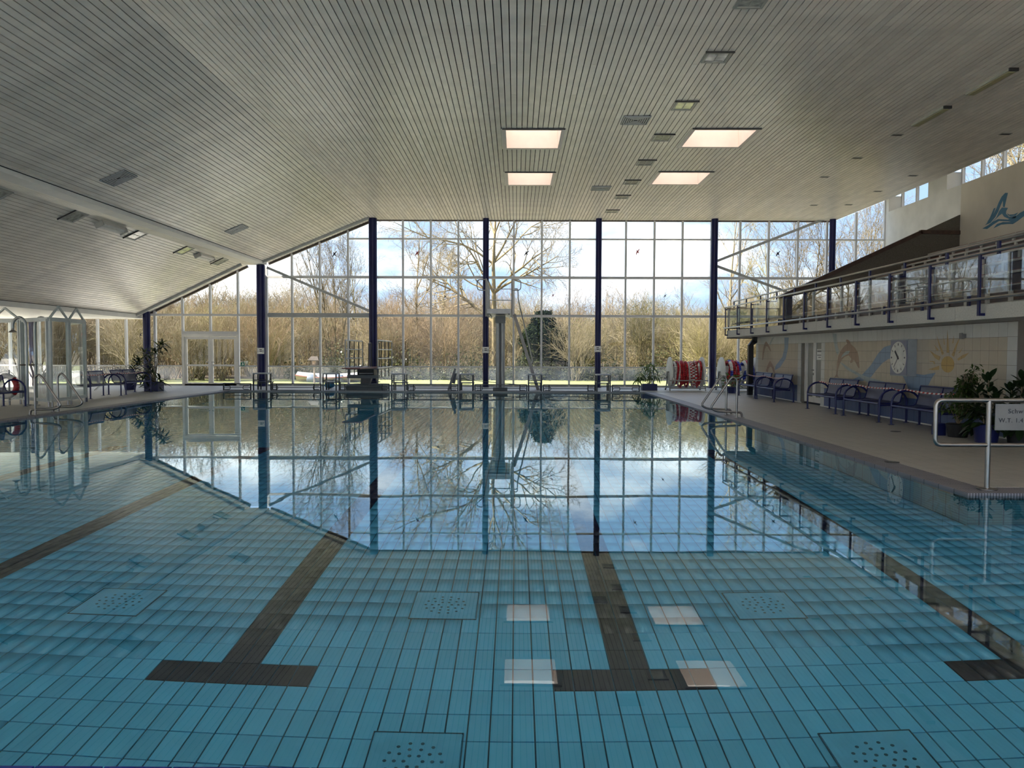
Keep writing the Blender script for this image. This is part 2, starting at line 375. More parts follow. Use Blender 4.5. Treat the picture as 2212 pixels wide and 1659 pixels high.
# inlet grates in the pool floor
def under(px, py):
    """point of the pool floor seen through the water at a pixel"""
    p = at(px, py, Z=0); d = (p-Vector((0,0,CZ))).normalized(); h = Vector((d.x, d.y, 0)); s = h.length/1.333; st = s/math.sqrt(1-s*s)
    return Vector((p.x, p.y, -DEP))+h.normalized()*st*DEP
INLET = mat('inlet_plate', (.135, .55, .85), .35)
for px, py in ((962, 1308), (1648, 1308), (258, 1300), (892, 1648), (1912, 1645)):
    p = under(px, py); m = MB().box(p.x-.24, p.x+.24, p.y-.24, p.y+.24, -DEP+.001, -DEP+.012)
    g = struct('inlet_plate', m, INLET, basin); h = MB(); hh = MB()
    for rr, nn in ((.05, 6), (.10, 10), (.15, 14)):
        for k in range(nn):
            a = 2*math.pi*k/nn; h.lathe((p.x+rr*math.cos(a), p.y+rr*math.sin(a), -DEP+.0125), [(.011, 0), (.011, .002)], 6)
    struct('hole_ring', h, GROUT, g)
    hh.box(p.x-.25, p.x+.25, p.y-.25, p.y-.245, -DEP+.001, -DEP+.013); hh.box(p.x-.25, p.x+.25, p.y+.245, p.y+.25, -DEP+.001, -DEP+.013)
    hh.box(p.x-.25, p.x-.245, p.y-.25, p.y+.25, -DEP+.001, -DEP+.013); hh.box(p.x+.245, p.x+.25, p.y-.25, p.y+.25, -DEP+.001, -DEP+.013)
    struct('rim', hh, GROUT, g)
# drains set in the right-hand deck
for i, (px, py, lb) in enumerate(((1935, 932, 'small dark oval drain in the deck beside the navy benches'), (1927, 998, 'small dark oval drain in the deck close to the pool edge'))):
    p = at(px, py, Z=ZD); solid('floor_drain', MB().lathe((p.x, p.y, ZD), [(.09, 0), (.09, .004), (.07, .006)], 16), DSTEEL, lb, 'drain')

# ---- ceiling boards
def boards(root, x0, z0, x1, z1, y0, y1, holes=(), pitch=.125, gap=.017, split=None, mt=None, thick=.022):
    d = math.hypot(x1-x0, z1-z0); n = max(1, round(d/pitch)); p = d/n; ang = -math.atan2(z1-z0, x1-x0); cache = {}
    for i in range(n):
        s = (i+.5)/n; x = x0+(x1-x0)*s; z = z0+(z1-z0)*s; segs = [(y0, y1)]
        if split and split(i): j = split(i); segs = [(y0, j-.004), (j+.004, y1)]
        for hx0, hx1, hy0, hy1 in holes:
            if hx0 < x < hx1:
                ns = []
                for a, b in segs:
                    if b <= hy0 or a >= hy1: ns.append((a, b))
                    else:
                        if a < hy0: ns.append((a, hy0))
                        if b > hy1: ns.append((hy1, b))
                segs = ns
        for a, b in segs:
            k = round(b-a, 3)
            if k not in cache:
                w = p-gap; cache[k] = mesh('board', MB().box(-w/2, w/2, 0, k, 0, thick), mt or BOARD)
            link('board', cache[k], root, (x, a, z), (0, ang, 0))
SKY = [(-.36, 1.16, 18.75, 20.55), (-.36, 1.16, 23.2, 25.0), (4.2, 5.85, 18.7, 20.4), (4.2, 5.85, 23.1, 24.85)]+[(x-.76, x+.76, y-.9, y+.9) for y in (6.6, 2.1, -2.4, -6.9) for x in (-4.1, .4, 5.0, 9.6)]  # rows out of view are added rooflights that brighten the hall
def rects_minus(x0, x1, y0, y1, holes):
    xs = sorted({x0, x1, *[h[0] for h in holes], *[h[1] for h in holes]}); ys = sorted({y0, y1, *[h[2] for h in holes], *[h[3] for h in holes]})
    for a, b in zip(xs, xs[1:]):
        for c, d in zip(ys, ys[1:]):
            mx_, my_ = (a+b)/2, (c+d)/2
            if not any(h[0] < mx_ < h[1] and h[2] < my_ < h[3] for h in holes): yield a, b, c, d
m = MB()
for a, b, c, d in rects_minus(FOLD_L, FOLD_R, YB, YW, SKY): m.box(a, b, c, d, ZC+.07, ZC+.5)
ceil = struct('ceiling', m, VOID)
JN = [12.9, 14.6, 16.3, 10.8, 21.5]
boards(ceil, FOLD_L, ZC, FOLD_R, ZC, YB, YW-.05, SKY, split=lambda i: JN[(i*7) % 5] if i % 3 else None)
def slab(name, x0, z0, x1, z1, y0, y1, t=.35, mt=None):
    m = MB(); m.add([(x0,y0,z0+.07),(x1,y0,z1+.07),(x1,y1,z1+.07),(x0,y1,z0+.07),(x0,y0,z0+t),(x1,y0,z1+t),(x1,y1,z1+t),(x0,y1,z0+t)], [(0,3,2,1),(4,5,6,7),(0,1,5,4),(1,2,6,5),(2,3,7,6),(3,0,4,7)])
    return struct(name, m, mt or VOID)
c2_ = slab('ceiling', BM0, 5.06, FOLD_L, ZC, YB, YW); boards(c2_, BM0, 5.06, FOLD_L, ZC, YB, YW-.05, split=lambda i: JN[(i*3) % 5]+5 if i % 2 else None)
c3_ = slab('ceiling', SOF, 2.92, BM1, 4.96, YB, YW); boards(c3_, SOF, 2.92, BM1, 4.96, YB, YW-.05, split=lambda i: JN[(i*3) % 5]+9 if i % 2 else None)
c4_ = slab('ceiling', FOLD_R, ZC, XS+.6, zroof(XS+.6), YB, YW); boards(c4_, FOLD_R, ZC, XS+.6, zroof(XS+.6), YB, YW-.05)
# box beam between the two sloping fields: plain white strip, then narrow boards
m = MB(); m.add([(BM0+.02,YB,5.10),(BM0+.02,YB,4.96),(BM0-.34,YB,4.93),(BM0-.34,YB,5.2),(BM0+.02,YW-.25,5.10),(BM0+.02,YW-.25,4.96),(BM0-.34,YW-.25,4.93),(BM0-.34,YW-.25,5.2)],
    [(0,1,5,4),(1,2,6,5),(2,3,7,6),(0,4,7,3),(0,3,2,1),(4,5,6,7)])
bm_ = struct('ceiling_beam', m, WHITE); m = MB().box(BM0-.9, BM0-.33, YB, YW-.25, 5.02, 5.2); struct('beam_core', m, VOID, bm_)
boards(bm_, BM1+.02, 4.945, BM0-.345, 4.935, YB, YW-.27, pitch=.085, gap=.012, mt=BOARD2)
m = MB().box(BM0+.021, BM0+.035, YB, YW-.25, 5.06, 5.075); struct('shadow_gap', m, VOID, bm_)
# low white soffit on the left and its fascia
m = MB().box(LX, SOF, YB, YW, 2.76, 3.1); struct('ceiling', m, WHITE)
m = MB().box(SOF, SOF+.03, YB, YW-.05, 2.76, 2.93); fs_ = struct('trim_6', m, WHITE); m = MB().box(SOF+.03, SOF+.045, YB, YW-.05, 2.925, 2.945); struct('shadow_gap', m, VOID, fs_)
# sloping edge trims where the boards meet the glass
for i, (xa, xb) in enumerate(((FOLD_L, BM0), (BM1, SOF))):
    m = MB(); za, zb = zroof(xa), zroof(xb) if i == 0 else 2.92
    if i == 0: zb = 5.06
    m.bar((xa, YW-.75, za-.05), (xb, YW-.75, zb-.05), .09, .10); struct('trim_%d' % (7+i), m, BEAM)
m = MB().box(FOLD_L, FOLD_R, YW-.06, YW+.03, ZC-.05, ZC+.08); struct('trim_9', m, mat('brown_edge', (.10, .075, .06), .6))
# roof cover so that no daylight leaks in
m = MB()
for a, b, c, d in rects_minus(FOLD_L, FOLD_R, YB, YW+.4, SKY): m.box(a, b, c, d, ZC+.5, ZC+.6)
struct('roof', m, mat('roof_felt', (.2, .2, .2), .9))

# skylights, seen and added alike: white shaft with an opal sheet on top
opal = bpy.data.materials.new('opal_sheet'); opal.use_nodes = True; t = opal.node_tree; t.nodes.clear()
o_ = t.nodes.new('ShaderNodeOutputMaterial'); tl_ = t.nodes.new('ShaderNodeBsdfTranslucent'); tl_.inputs['Color'].default_value = (.33, .275, .24, 1); t.links.new(tl_.outputs[0], o_.inputs['Surface'])
shaft = mat('skylight_shaft', (.80, .72, .66), .5, var=.02)
for i, (a, b, c, d) in enumerate(SKY):
    m = MB(); w = .09
    m.box(a, a+w, c, d, ZC-.012, ZC+.62); m.box(b-w, b, c, d, ZC-.012, ZC+.62); m.box(a+w, b-w, c, c+w, ZC-.012, ZC+.62); m.box(a+w, b-w, d-w, d, ZC-.012, ZC+.62)
    s = struct('window_%d' % (10+i), m, shaft, label='pale square skylight shaft in the board ceiling')
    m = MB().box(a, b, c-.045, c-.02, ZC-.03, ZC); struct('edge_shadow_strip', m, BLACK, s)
    m = MB(); m.add([(a,c,ZC+.625),(b,c,ZC+.625),(b,d,ZC+.625),(a,d,ZC+.625)], [(0,1,2,3)]); struct('pane', m, opal, s)
    f = MB(); f.box(a-.03, a, c, d, ZC-.016, ZC-.002); f.box(b, b+.03, c, d, ZC-.016, ZC-.002); f.box(a, b, d, d+.04, ZC-.016, ZC-.002); struct('frame', f, BOARD2, s)

# ---- rear glazing added to brighten the hall, and side wall closing it
m = MB().box(LX, XS+8, YB-.15, YB+.15, -.3, ZD+.07); wb = struct('window_5', m, BEAM)
for i in range(30):
    x = LX+1.26*(i+.5); zt_ = zroof(x)-.02
    if x > 16: break
    struct('mullion', MB().box(x-.04, x+.04, YB-.06, YB+.06, ZD, zt_), MULL, wb)
    a_, b_ = x+.04, x+1.22; g = MB(); g.add([(a_, YB, ZD+.07), (b_, YB, ZD+.07), (b_, YB, zroof(b_)-.02), (a_, YB, zroof(a_)-.02)], [(0,1,2,3)]); struct('pane', g, CLEARG, wb)
m = MB().box(XT+8, XT+8.2, YB, 12.6, -.3, 8.2); struct('wall_right_rear', m, PLASTER)

# ---- glass walls
def facade(root, xs, zs, y, roof, th, axis='X', misty=True, skip=None, gm=None):
    for i, (a, b) in enumerate(zip(xs, xs[1:])):
        for j, (z0, z1) in enumerate(zip(zs, zs[1:])):
            if skip and skip((a+b)/2, (z0+z1)/2): continue
            za, zb = min(z1, roof(a+.02)), min(z1, roof(b-.02))
            if za <= z0+.03 and zb <= z0+.03: continue
            pts = [(a, z0), (b, z0)]
            if zb > z0+.02: pts.append((b, zb))
            # clip the top edge along the sloping roof
            n = 10
            for q in range(n-1, 0, -1):
                xq = a+(b-a)*q/n; zq = min(z1, roof(xq))
                if zq > z0+.02 and (abs(zq-z1) > 1e-4): pts.append((xq, zq))
            if za > z0+.02: pts.append((a, za))
            P = [(u, y, v) if axis == 'X' else (y, u, v) for u, v in pts]
            mb = MB(); mb.add(P, [tuple(range(len(P)))])
            o = link('pane', mesh('pane', mb, MISTY if (misty and j == 0) else (gm or GLASS)), root)
MX = [(px-1115)*YW/F for px in (-45, 20, 83, 145, 210, 272, 335, 395, 455, 515, 577, 632, 692, 753, 812, 871, 931, 990, 1049, 1109, 1169, 1229, 1289, 1349, 1410, 1470, 1532, 1593, 1654, 1716, 1778, 1840, 1901)]
ZT = [ZD, .84, 2.93, 4.49, 6.05, 8.4]
m = MB().box(LX, XS, YW-.06, YW+.06, -.2, ZD+.07); wf = struct('window_1', m, BEAM)
dx0, dx1 = MX[7], MX[9]
indoor = lambda x, z: dx0 < x < dx1 and z < 2.2
def roofc(x): return zroof(x)-.02
facade(wf, [LX]+MX, [ZD+.07, .84], YW, roofc, .07, skip=indoor)
facade(wf, [LX]+[x for x in MX if x < SOF+.6], [.84, 2.93], YW, roofc, .07, misty=False)
MXR = [x for x in MX if x >= MX[6]-.01]
facade(wf, MXR, [.84, 2.93], YW, roofc, .07, misty=False, skip=lambda x, z: dx0 < x < dx1)
facade(wf, MX[7:10], [2.2, 2.93], YW, roofc, .07, misty=False)
facade(wf, MXR, [2.93, 4.49, 6.05], YW, roofc, .07, misty=False)
facade(wf, MXR, [6.05, 8.4], YW, roofc, .07, misty=False)
for i, x in enumerate(MX):
    zt = roofc(x); w = .075 if i not in (6, 10) else .09; zb = ZD if not (dx0 < x-.01 and x+.01 < dx1) else 2.2
    struct('mullion', MB().box(x-w/2, x+w/2, YW-.08, YW+.05, zb, zt), MULL, wf)
def transom(x0, x1, z, h, mt=MULL, d=.09): struct('transom', MB().box(x0, x1, YW-d, YW+.04, z-h/2, z+h/2), mt, wf)
transom(LX, dx0, .84, .045); transom(dx1, XS, .84, .045)
transom(SOF, BM0, 2.93, .09); transom(BM0, FOLD_L, 2.93, .18, BEAM, .13); transom(FOLD_L, XS, 2.93, .10)
transom(BM0-.1, XS, 4.49, .10); transom(MX[13], XS, 6.05, .055); transom(dx0, dx1, 2.2, .12)
# sloping top rails of the glazing
for xa, xb in ((FOLD_L, BM0), (BM1, SOF)):
    za, zb = zroof(xa-.001), (5.06 if xb == BM0 else 2.92)
    struct('top_rail', MB().bar((xa, YW, za-.02), (xb, YW, zb-.02), .10, .13), mat('brown_edge', (.1, .07, .06)), wf)
# diagonal wind braces
def brace(a, b, name='brace'): struct(name, MB().bar(a, b, .07, .10), BEAM, wf)
brace(at(577, 578, Y=YW-.2), at(799, 672, Y=YW-.2)); brace(at(1546, 565, Y=YW-.2), at(1786, 471, Y=YW-.2)); brace(at(1546, 574, Y=YW-.2), at(1790, 664, Y=YW-.2))
# left side glazing, added to let more daylight into the hall
ys = [YB+3+i*1.15 for i in range(34) if YB+3+i*1.15 < YW]
m = MB().box(LX-.06, LX+.06, YB, YW, -.2, ZD+.07); wl = struct('window_2', m, BEAM)
facade(wl, ys, [ZD+.07, .84, 2.76], LX, lambda u: 2.76, .07, axis='Y', misty=False, gm=CLEARG)
for y in ys: struct('mullion', MB().box(LX-.05, LX+.06, y-.035, y+.035, ZD, 2.76), MULL, wl)
m = MB().box(LX-.1, LX+.1, YB, ys[0], -.2, 3.1); struct('wall_left', m, PLASTER)

# ---- glazed double door in the far wall
dm = MB(); zt = 2.14
dm.box(dx0-.02, dx0+.07, YW-.10, YW+.05, ZD, zt); dm.box(dx1-.07, dx1+.02, YW-.10, YW+.05, ZD, zt); dm.box(dx0+.07, dx1-.07, YW-.10, YW+.05, zt-.09, zt)
dr = struct('door_1', dm, WHITE); xm = (dx0+dx1)/2
for a, b, hs in ((dx0+.08, xm-.005, 1), (xm+.005, dx1-.08, -1)):
    lf = MB(); w = .095; y0, y1 = YW-.06, YW
    lf.box(a, a+w, y0, y1, ZD+.01, zt-.1); lf.box(b-w, b, y0, y1, ZD+.01, zt-.1); lf.box(a+w, b-w, y0, y1, ZD+.01, ZD+.13); lf.box(a+w, b-w, y0, y1, zt-.2, zt-.1); lf.box(a+w, b-w, y0, y1, .83, .90)
    l = struct('door_leaf', lf, WHITE, dr)
    for z0, z1 in ((ZD+.13, .83), (.90, zt-.2)): g = MB(); g.add([(a+w, YW-.03, z0), (b-w, YW-.03, z0), (b-w, YW-.03, z1), (a+w, YW-.03, z1)], [(0,1,2,3)]); struct('pane', g, GLASS, l)
    hx = b-.05 if hs == 1 else a+.05
    struct('handle', MB().tube([(hx, y0, 1.0), (hx, y0-.05, 1.0), (hx-.12*hs, y0-.05, 1.0)], .012, 8), STEEL, l)
# exit sign on the glass beside it
p = at(525, 786, Y=YW-.1); s = thing('exit_sign', 'small green exit sign on the glass right of the double door', 'sign', p-Vector((0,0,.1)))
part(s, 'plate', MB().box(p.x-.09, p.x+.06, p.y-.012, p.y, p.z-.09, p.z+.06), GREENS)
part(s, 'running_figure', MB().prism([(p.x-.05, p.y-.016, p.z-.06), (p.x-.02, p.y-.016, p.z-.06), (p.x, p.y-.016, p.z-.02), (p.x+.03, p.y-.016, p.z-.05), (p.x+.04, p.y-.016, p.z-.03), (p.x+.01, p.y-.016, p.z+.01), (p.x+.01, p.y-.016, p.z+.04), (p.x-.02, p.y-.016, p.z+.04), (p.x-.03, p.y-.016, p.z)], (0, .003, 0)), CARD)
part(s, 'clear_holder', MB().box(p.x-.09, p.x+.22, p.y-.004, p.y+.004, p.z-.09, p.z+.12), SHOWERG)

# ---- blue columns
CL = {68: ('short navy column behind the glass shower cabin', .13), 316: ('navy column rising beside the large potted dracaena', .14), 564: ('navy column at the foot of the white ceiling beam', .17), 806: ('navy column behind the low springboard', .165),
      1049: ('navy column just left of the diving tower', .122), 1291: ('navy column right of the diving tower', .122), 1539: ('navy column between the two lane-rope reels', .135), 1791: ('navy column rising behind the grandstand end wall', .125)}
for px, (lb, r) in CL.items():
    x = (px-1115)*(YW-.42)/F; zt = zroof(x)-.002
    if px == 564: zt = 4.93
    if px == 806: zt = zroof(FOLD_L)-.01
    c = solid('column', MB().lathe((x, YW-.42, ZD), [(r+.02, 0), (r+.02, .03), (r, .04), (r, zt-ZD)], 24), BLUE, lb, 'column', 'navy steel columns along the glass wall', smooth=True)
for px, py, lb in ((563, 758, 'small white notice on the navy column under the ceiling beam'), (1049, 756, 'small white notice on the navy column left of the diving tower'), (1291, 754, 'small white notice on the navy column right of the diving tower')):
    y = YW-.42-(.17 if px < 600 else .122)-.022; p = at(px, py, Y=y); h = .12; w = .135; s = thing('notice', lb, 'sign', (p.x, y, p.z-h), 'white notices on the columns')
    part(s, 'plate', MB().box(p.x-w, p.x+w, y, y+.02, p.z-h, p.z+h), CARD)
    for k, (a, b, c, d) in enumerate(((-.05, .05, .035, .065), (-.05, .06, -.03, .005), (.085, .105, -.06, .03), (-.11, -.095, -.05, .01))):
        part(s, 'printed_bar', MB().box(p.x+a, p.x+b, y-.003, y, p.z+c, p.z+d), INK)

# ---- tiled wall under the stand
wy0, wy1 = 12.65, 26.35; dy0, dy1 = 20.72, 22.12          # wall extent, door recess
m = MB(); m.box(XT+.012, XT+.3, wy0, dy0, -.2, 2.05); m.box(XT+.012, XT+.3, dy1, wy1, -.2, 2.05); m.box(XT+.012, XT+.3, dy0, dy1, 1.93, 2.05); m.box(XT+.28, XT+.4, dy0-.1, dy1+.1, -.2, 2.05)
wr = struct('wall_right', m, WGROUT)
th_, rows = .25, [(.055, .29, 'b'), (.29, .525, 'b'), (.525, .77, 'm'), (.77, 1.015, 'm'), (1.015, 1.26, 'm'), (1.26, 1.505, 'm'), (1.505, 1.735, 'm'), (1.735, 1.985, 'w')]
wt = []
ncol = round((wy1-wy0)/.245); cw = (wy1-wy0)/ncol
for j, (z0, z1, kd) in enumerate(rows):
    for i in range(ncol):
        a, b = wy0+i*cw, wy0+(i+1)*cw; yc = (a+b)/2
        if dy0 < yc < dy1 and z1 < 1.95: continue
        k = kd
        if kd != 'w' and (i < 1 or b > wy1-.02 or (dy0-.30 < yc < dy0) or (dy1 < yc < dy1+.30)): k = 'w'
        wt.append((yc, z0, z1, k))
wt.sort(key=lambda t: t[0]); wtm = {'b': WT_BLUE, 'm': WT_BEIGE, 'w': WT_WHITE}; cache = {}
for y, z0, z1, k in wt[:300]:
    h = round(z1-z0, 3)
    if (h, k) not in cache: cache[(h, k)] = mesh('wall_tile', MB().box(0, .014, -cw/2+.003, cw/2-.003, .003, h-.003), wtm[k])
    link('tile', cache[(h, k)], wr, (XT-.002, y, z0))
m = MB(); mi = {'b': 0, 'm': 1, 'w': 2}
for y, z0, z1, k in wt[300:]: m.box(XT-.002, XT+.012, y-cw/2+.003, y+cw/2-.003, z0+.003, z1-.003, mi[k])
o = struct('tile_field', m, [WT_BLUE, WT_BEIGE, WT_WHITE], wr); o['kind'] = 'stuff'
m = MB(); m.box(XT-.012, XT+.01, wy0, dy0, ZD, .055); m.box(XT-.012, XT+.01, dy1, wy1, ZD, .055); struct('baseboard_right', m, CARD)
# mural inlays (flat colours in the tiles)
def muralmat(name, col): return brickmat(name, col, tuple(c*.95 for c in col), tuple(c*.6 for c in col), cw, .245, .007, .3, 0., 'YZ', .05)
def Z8(pts): return [(1800+x/5.369, 680+y/5.369) for x, y in pts]
def Z5(pts): return [(1560+x/3.385, 560+y/3.385) for x, y in pts]
MU = {'brown': muralmat('mural_dolphin', (.33, .215, .15)), 'lblue': muralmat('mural_pale_blue', (.36, .43, .44)), 'blue': muralmat('mural_blue', (.20, .30, .44)), 'sun': muralmat('mural_sun', (.52, .34, .10)), 'ray': muralmat('mural_ray', (.50, .335, .13))}
def inlay(name, pts, mk, dx=.001):
    P = [at(x, y, X=XT-.002) for x, y in pts]; P = [Vector((XT-.003-dx, p.y, p.z)) for p in P]
    return struct(name, MB().prism(P, (.0012, 0, 0)), MU[mk], wr)
inlay('wave_motif', Z8([(230,750),(340,690),(440,580),(520,450),(590,375),(650,355),(720,352),(720,500),(640,512),(570,560),(500,640),(440,720),(340,770),(230,765)]), 'blue')
inlay('wave_motif', Z8([(740,590),(870,600),(895,640),(950,685),(1050,697),(1190,670),(1135,750),(1095,835),(1080,880),(880,880),(860,830),(820,730)]), 'blue')
inlay('swoosh_motif', Z8([(-10,215),(38,222),(48,350),(68,420),(52,470),(28,420),(8,330)]), 'lblue')
inlay('swoosh_motif', Z8([(75,545),(130,575),(200,625),(330,695),(440,735),(600,775),(420,800),(300,715),(150,630)]), 'lblue', .0016)
inlay('dolphin_motif', Z8([(10,735),(35,690),(40,640),(45,560),(60,480),(85,420),(125,365),(165,335),(147,297),(160,285),(185,300),(205,340),(250,380),(280,430),(295,490),(300,560),(305,612),(296,622),(278,590),(262,555),(238,522),(226,548),(205,562),(195,545),(212,512),(180,470),(130,490),(95,528),(70,580),(54,640),(50,690),(63,735),(45,722),(30,722)]), 'brown', .0022)
inlay('belly_motif', Z8([(92,500),(110,460),(150,422),(195,418),(178,452),(140,470)]), 'lblue', .003)
sp = [(1328+76*math.cos(a*math.pi/14), 575+95*math.sin(a*math.pi/14)) for a in range(28)]; inlay('sun_motif', Z8(sp), 'sun')
for r_ in ([(1325,170),(1345,440),(1315,440)], [(1200,240),(1232,330),(1285,450),(1262,466),(1225,350)], [(1480,240),(1440,350),(1400,490),(1374,466),(1425,340)], [(1115,410),(1180,455),(1245,485),(1230,532),(1180,502)], [(1575,440),(1525,495),(1450,532),(1438,512),(1500,465)],
           [(1100,632),(1160,615),(1228,590),(1228,637),(1160,643)], [(1275,240),(1295,345),(1285,347)], [(1400,240),(1394,330),(1380,332)], [(1170,345),(1222,408),(1205,420)], [(1505,380),(1472,438),(1449,446)], [(1120,535),(1170,537),(1182,570),(1168,572),(1160,548),(1120,545)]):
    inlay('sun_ray_motif', Z8(r_), 'ray')
inlay('dolphin_motif', Z5([(292,738),(295,690),(303,640),(312,612),(322,600),(338,622),(352,650),(360,676),(348,668),(334,640),(322,636),(312,660),(305,700),(300,735)]), 'brown')
inlay('dolphin_motif', Z5([(320,818),(330,780),(342,755),(350,742),(368,768),(382,800),(383,835),(372,820),(362,790),(350,785),(340,800),(334,828)]), 'brown')
inlay('swoosh_motif', Z5([(455,572),(487,572),(482,650),(464,728),(424,790),(385,812),(390,780),(440,715),(456,650)]), 'blue')
inlay('swoosh_motif', Z5([(385,570),(372,585),(352,628),(345,620),(358,590),(370,572)]), 'lblue')
# door in the tiled wall
m = MB(); dxp = XT+.08
m.box(dxp, dxp+.1, dy0, dy0+.06, ZD, 1.93); m.box(dxp, dxp+.1, dy1-.06, dy1, ZD, 1.93); m.box(dxp, dxp+.1, dy0+.06, dy1-.06, 1.84, 1.93)
d2 = struct('door_2', m, WHITE); ymid = 21.45
FROST = brickmat('reeded_glass', (.40, .41, .37), (.31, .32, .29), (.16, .16, .15), .035, 3.0, .006, .25, 0., 'YZ', .1)
for a, b in ((dy0+.07, ymid-.004), (ymid+.004, dy1-.07)):
    l = MB(); w = .09; l.box(dxp+.02, dxp+.07, a, a+w, ZD+.05, 1.83); l.box(dxp+.02, dxp+.07, b-w, b, ZD+.05, 1.83); l.box(dxp+.02, dxp+.07, a+w, b-w, ZD+.05, ZD+.2); l.box(dxp+.02, dxp+.07, a+w, b-w, 1.74, 1.83)
    lo = struct('door_leaf', l, WHITE, d2); struct('pane', MB().box(dxp+.04, dxp+.055, a+w, b-w, ZD+.2, 1.74), FROST, lo)
struct('handle', MB().tube([(dxp+.02, ymid+.05, .98), (dxp-.03, ymid+.05, .98), (dxp-.03, ymid-.09, .98)], .012, 8), DSTEEL, d2)
struct('lock_plate', MB().box(dxp+.012, dxp+.02, ymid+.03, ymid+.07, .84, .90), DSTEEL, d2)
struct('threshold', MB().box(dxp, dxp+.1, dy0, dy1, ZD, ZD+.045), BLACK, d2)
nt_ = thing('notice', 'white printed notice taped to the glazed door in the tiled wall', 'sign', (dxp+.03, 21.07, 1.27)); part(nt_, 'sheet', MB().box(dxp+.012, dxp+.018, 20.88, 21.26, 1.27, 1.56), CARD)
for z0, z1, a, b in ((1.485, 1.525, 20.91, 21.23), (1.385, 1.41, 20.91, 21.23), (1.325, 1.35, 20.98, 21.15)): part(nt_, 'printed_line', MB().box(dxp+.010, dxp+.012, a, b, z0, z1), mat('ink_grey', (.22, .22, .21), .7))
# corner and red door at the near end of the tiled wall
m = MB().box(XT+.4, XT+.6, 8.3, wy0-.05, -.2, 2.05); struct('wall_recess', m, WT_WHITE)
m = MB().box(XT+.6, XE+.6, 8.2, 8.35, -.2, 2.05); struct('wall_pool_corner', m, WT_WHITE)
m = MB().box(XE+.1, XE+.3, YB, 8.2, -.2, 2.05); struct('wall_pool_right', m, WT_WHITE)
m = MB(); m.box(XT+.30, XT+.40, 11.55, 12.55, ZD, 1.75); d3 = struct('door_3', m, REDPAINT); struct('frame', MB().box(XT+.28, XT+.30, 12.5, 12.6, ZD, 1.82), WHITE, d3); struct('frame', MB().box(XT+.28, XT+.30, 11.5, 12.5, 1.75, 1.82), WHITE, d3)

# ---- grandstand: slab, fascia, steps, walls
FZ0, FZ1 = 1.985, 2.21
m = MB().box(XB+.04, XS, 3.0, wy1, 2.052, 2.20); st = struct('grandstand_floor', m, CONC)
ln = 1.45; yk = wy1; fm = {}
k = 0
while yk > 4:
    a = max(yk-1.95, 3.2); struct('fascia_panel', MB().box(XB, XB+.10, a+.004, yk-.004, FZ0, FZ1), CONC, st); yk = a; k += 1
    if a <= 3.21: break
struct('soffit_panel', MB().box(XB+.10, XT+.3, 3.2, wy1, FZ0+.01, 2.05), mat('soffit_paint', (.42, .42, .39), .7), st)
struct('end_panel', MB().box(XB+.0, XT+.3, wy1, wy1+.06, FZ0-.03, FZ1), CONC, st); struct('edge_strip', MB().box(XB, XT+.3, wy1+.0, wy1+.07, FZ0-.05, FZ0-.02), BROWN, st)
for i in range(6):
    x = 9.52+.85*i; z = 2.33+.4*i
    struct('step', MB().box(x, XS, 4.0, wy1-.15, 2.2 if i == 0 else z-.4, z+.02), CONC, st)
# far end wall of the stand, dark pebble concrete with a brown cap
pA = at(1690, 638, Y=wy1); pB = at(2058, 465, Y=wy1)
m = MB().prism([(pA.x-.1, wy1-.12, 2.2), (XS, wy1-.12, 2.2), (XS, wy1-.12, pB.z), (pA.x-.1, wy1-.12, pA.z-.08)], (0, .12, 0)); ew = struct('wall_stand_end', m, DCONC)
p1 = at(1992, 501, Y=wy1-.15); p2 = at(2060, 500, Y=wy1-.15); q1 = at(1684, 643, Y=wy1-.15)
struct('cap_rail', MB().bar((q1.x, wy1-.10, q1.z), (p1.x, wy1-.10, p1.z), .16, .13), BROWN, ew); struct('cap_rail', MB().bar((p1.x-.05, wy1-.10, p1.z), (XS, wy1-.10, p1.z-.02), .16, .13), BROWN, ew)
# side wall with clerestory openings
zs_ = 7.14; m = MB(); wins = ((28.32, 31.27), (16.0, 27.1))
m.box(XS, XS+.55, YB, YW, 2.0, zs_)
for a, b in ((YB, wins[1][0]), (wins[1][1], wins[0][0]), (wins[0][1], YW)): m.box(XS, XS+.55, a, b, zs_, zroof(XS)+.1)
ws = struct('wall_side', m, WCONC)
struct('plaster_field', MB().box(XS-.012, XS, 8.0, 26.2, 2.2, zs_-.001), PLASTER, ws)
for n, (a, b) in enumerate(wins):
    m = MB().box(XS+.46, XS+.54, a, b, zs_, zs_+.05); w = struct('window_%d' % (3+n), m, MULL)
    y = b-.06; yy = [b]
    while y > a+.2:
        struct('mullion', MB().box(XS+.45, XS+.55, y-.09, y, zs_+.05, zroof(XS+.5)+.02), MULL, w); y -= 1.13; yy.append(max(y-.05, a))
    for c, d in zip(yy, yy[1:]):
        g = MB(); g.add([(XS+.5, c, zs_+.05), (XS+.5, d, zs_+.05), (XS+.5, d, zroof(XS+.5)), (XS+.5, c, zroof(XS+.5))], [(0,1,2,3)]); struct('pane', g, GLASS, w)
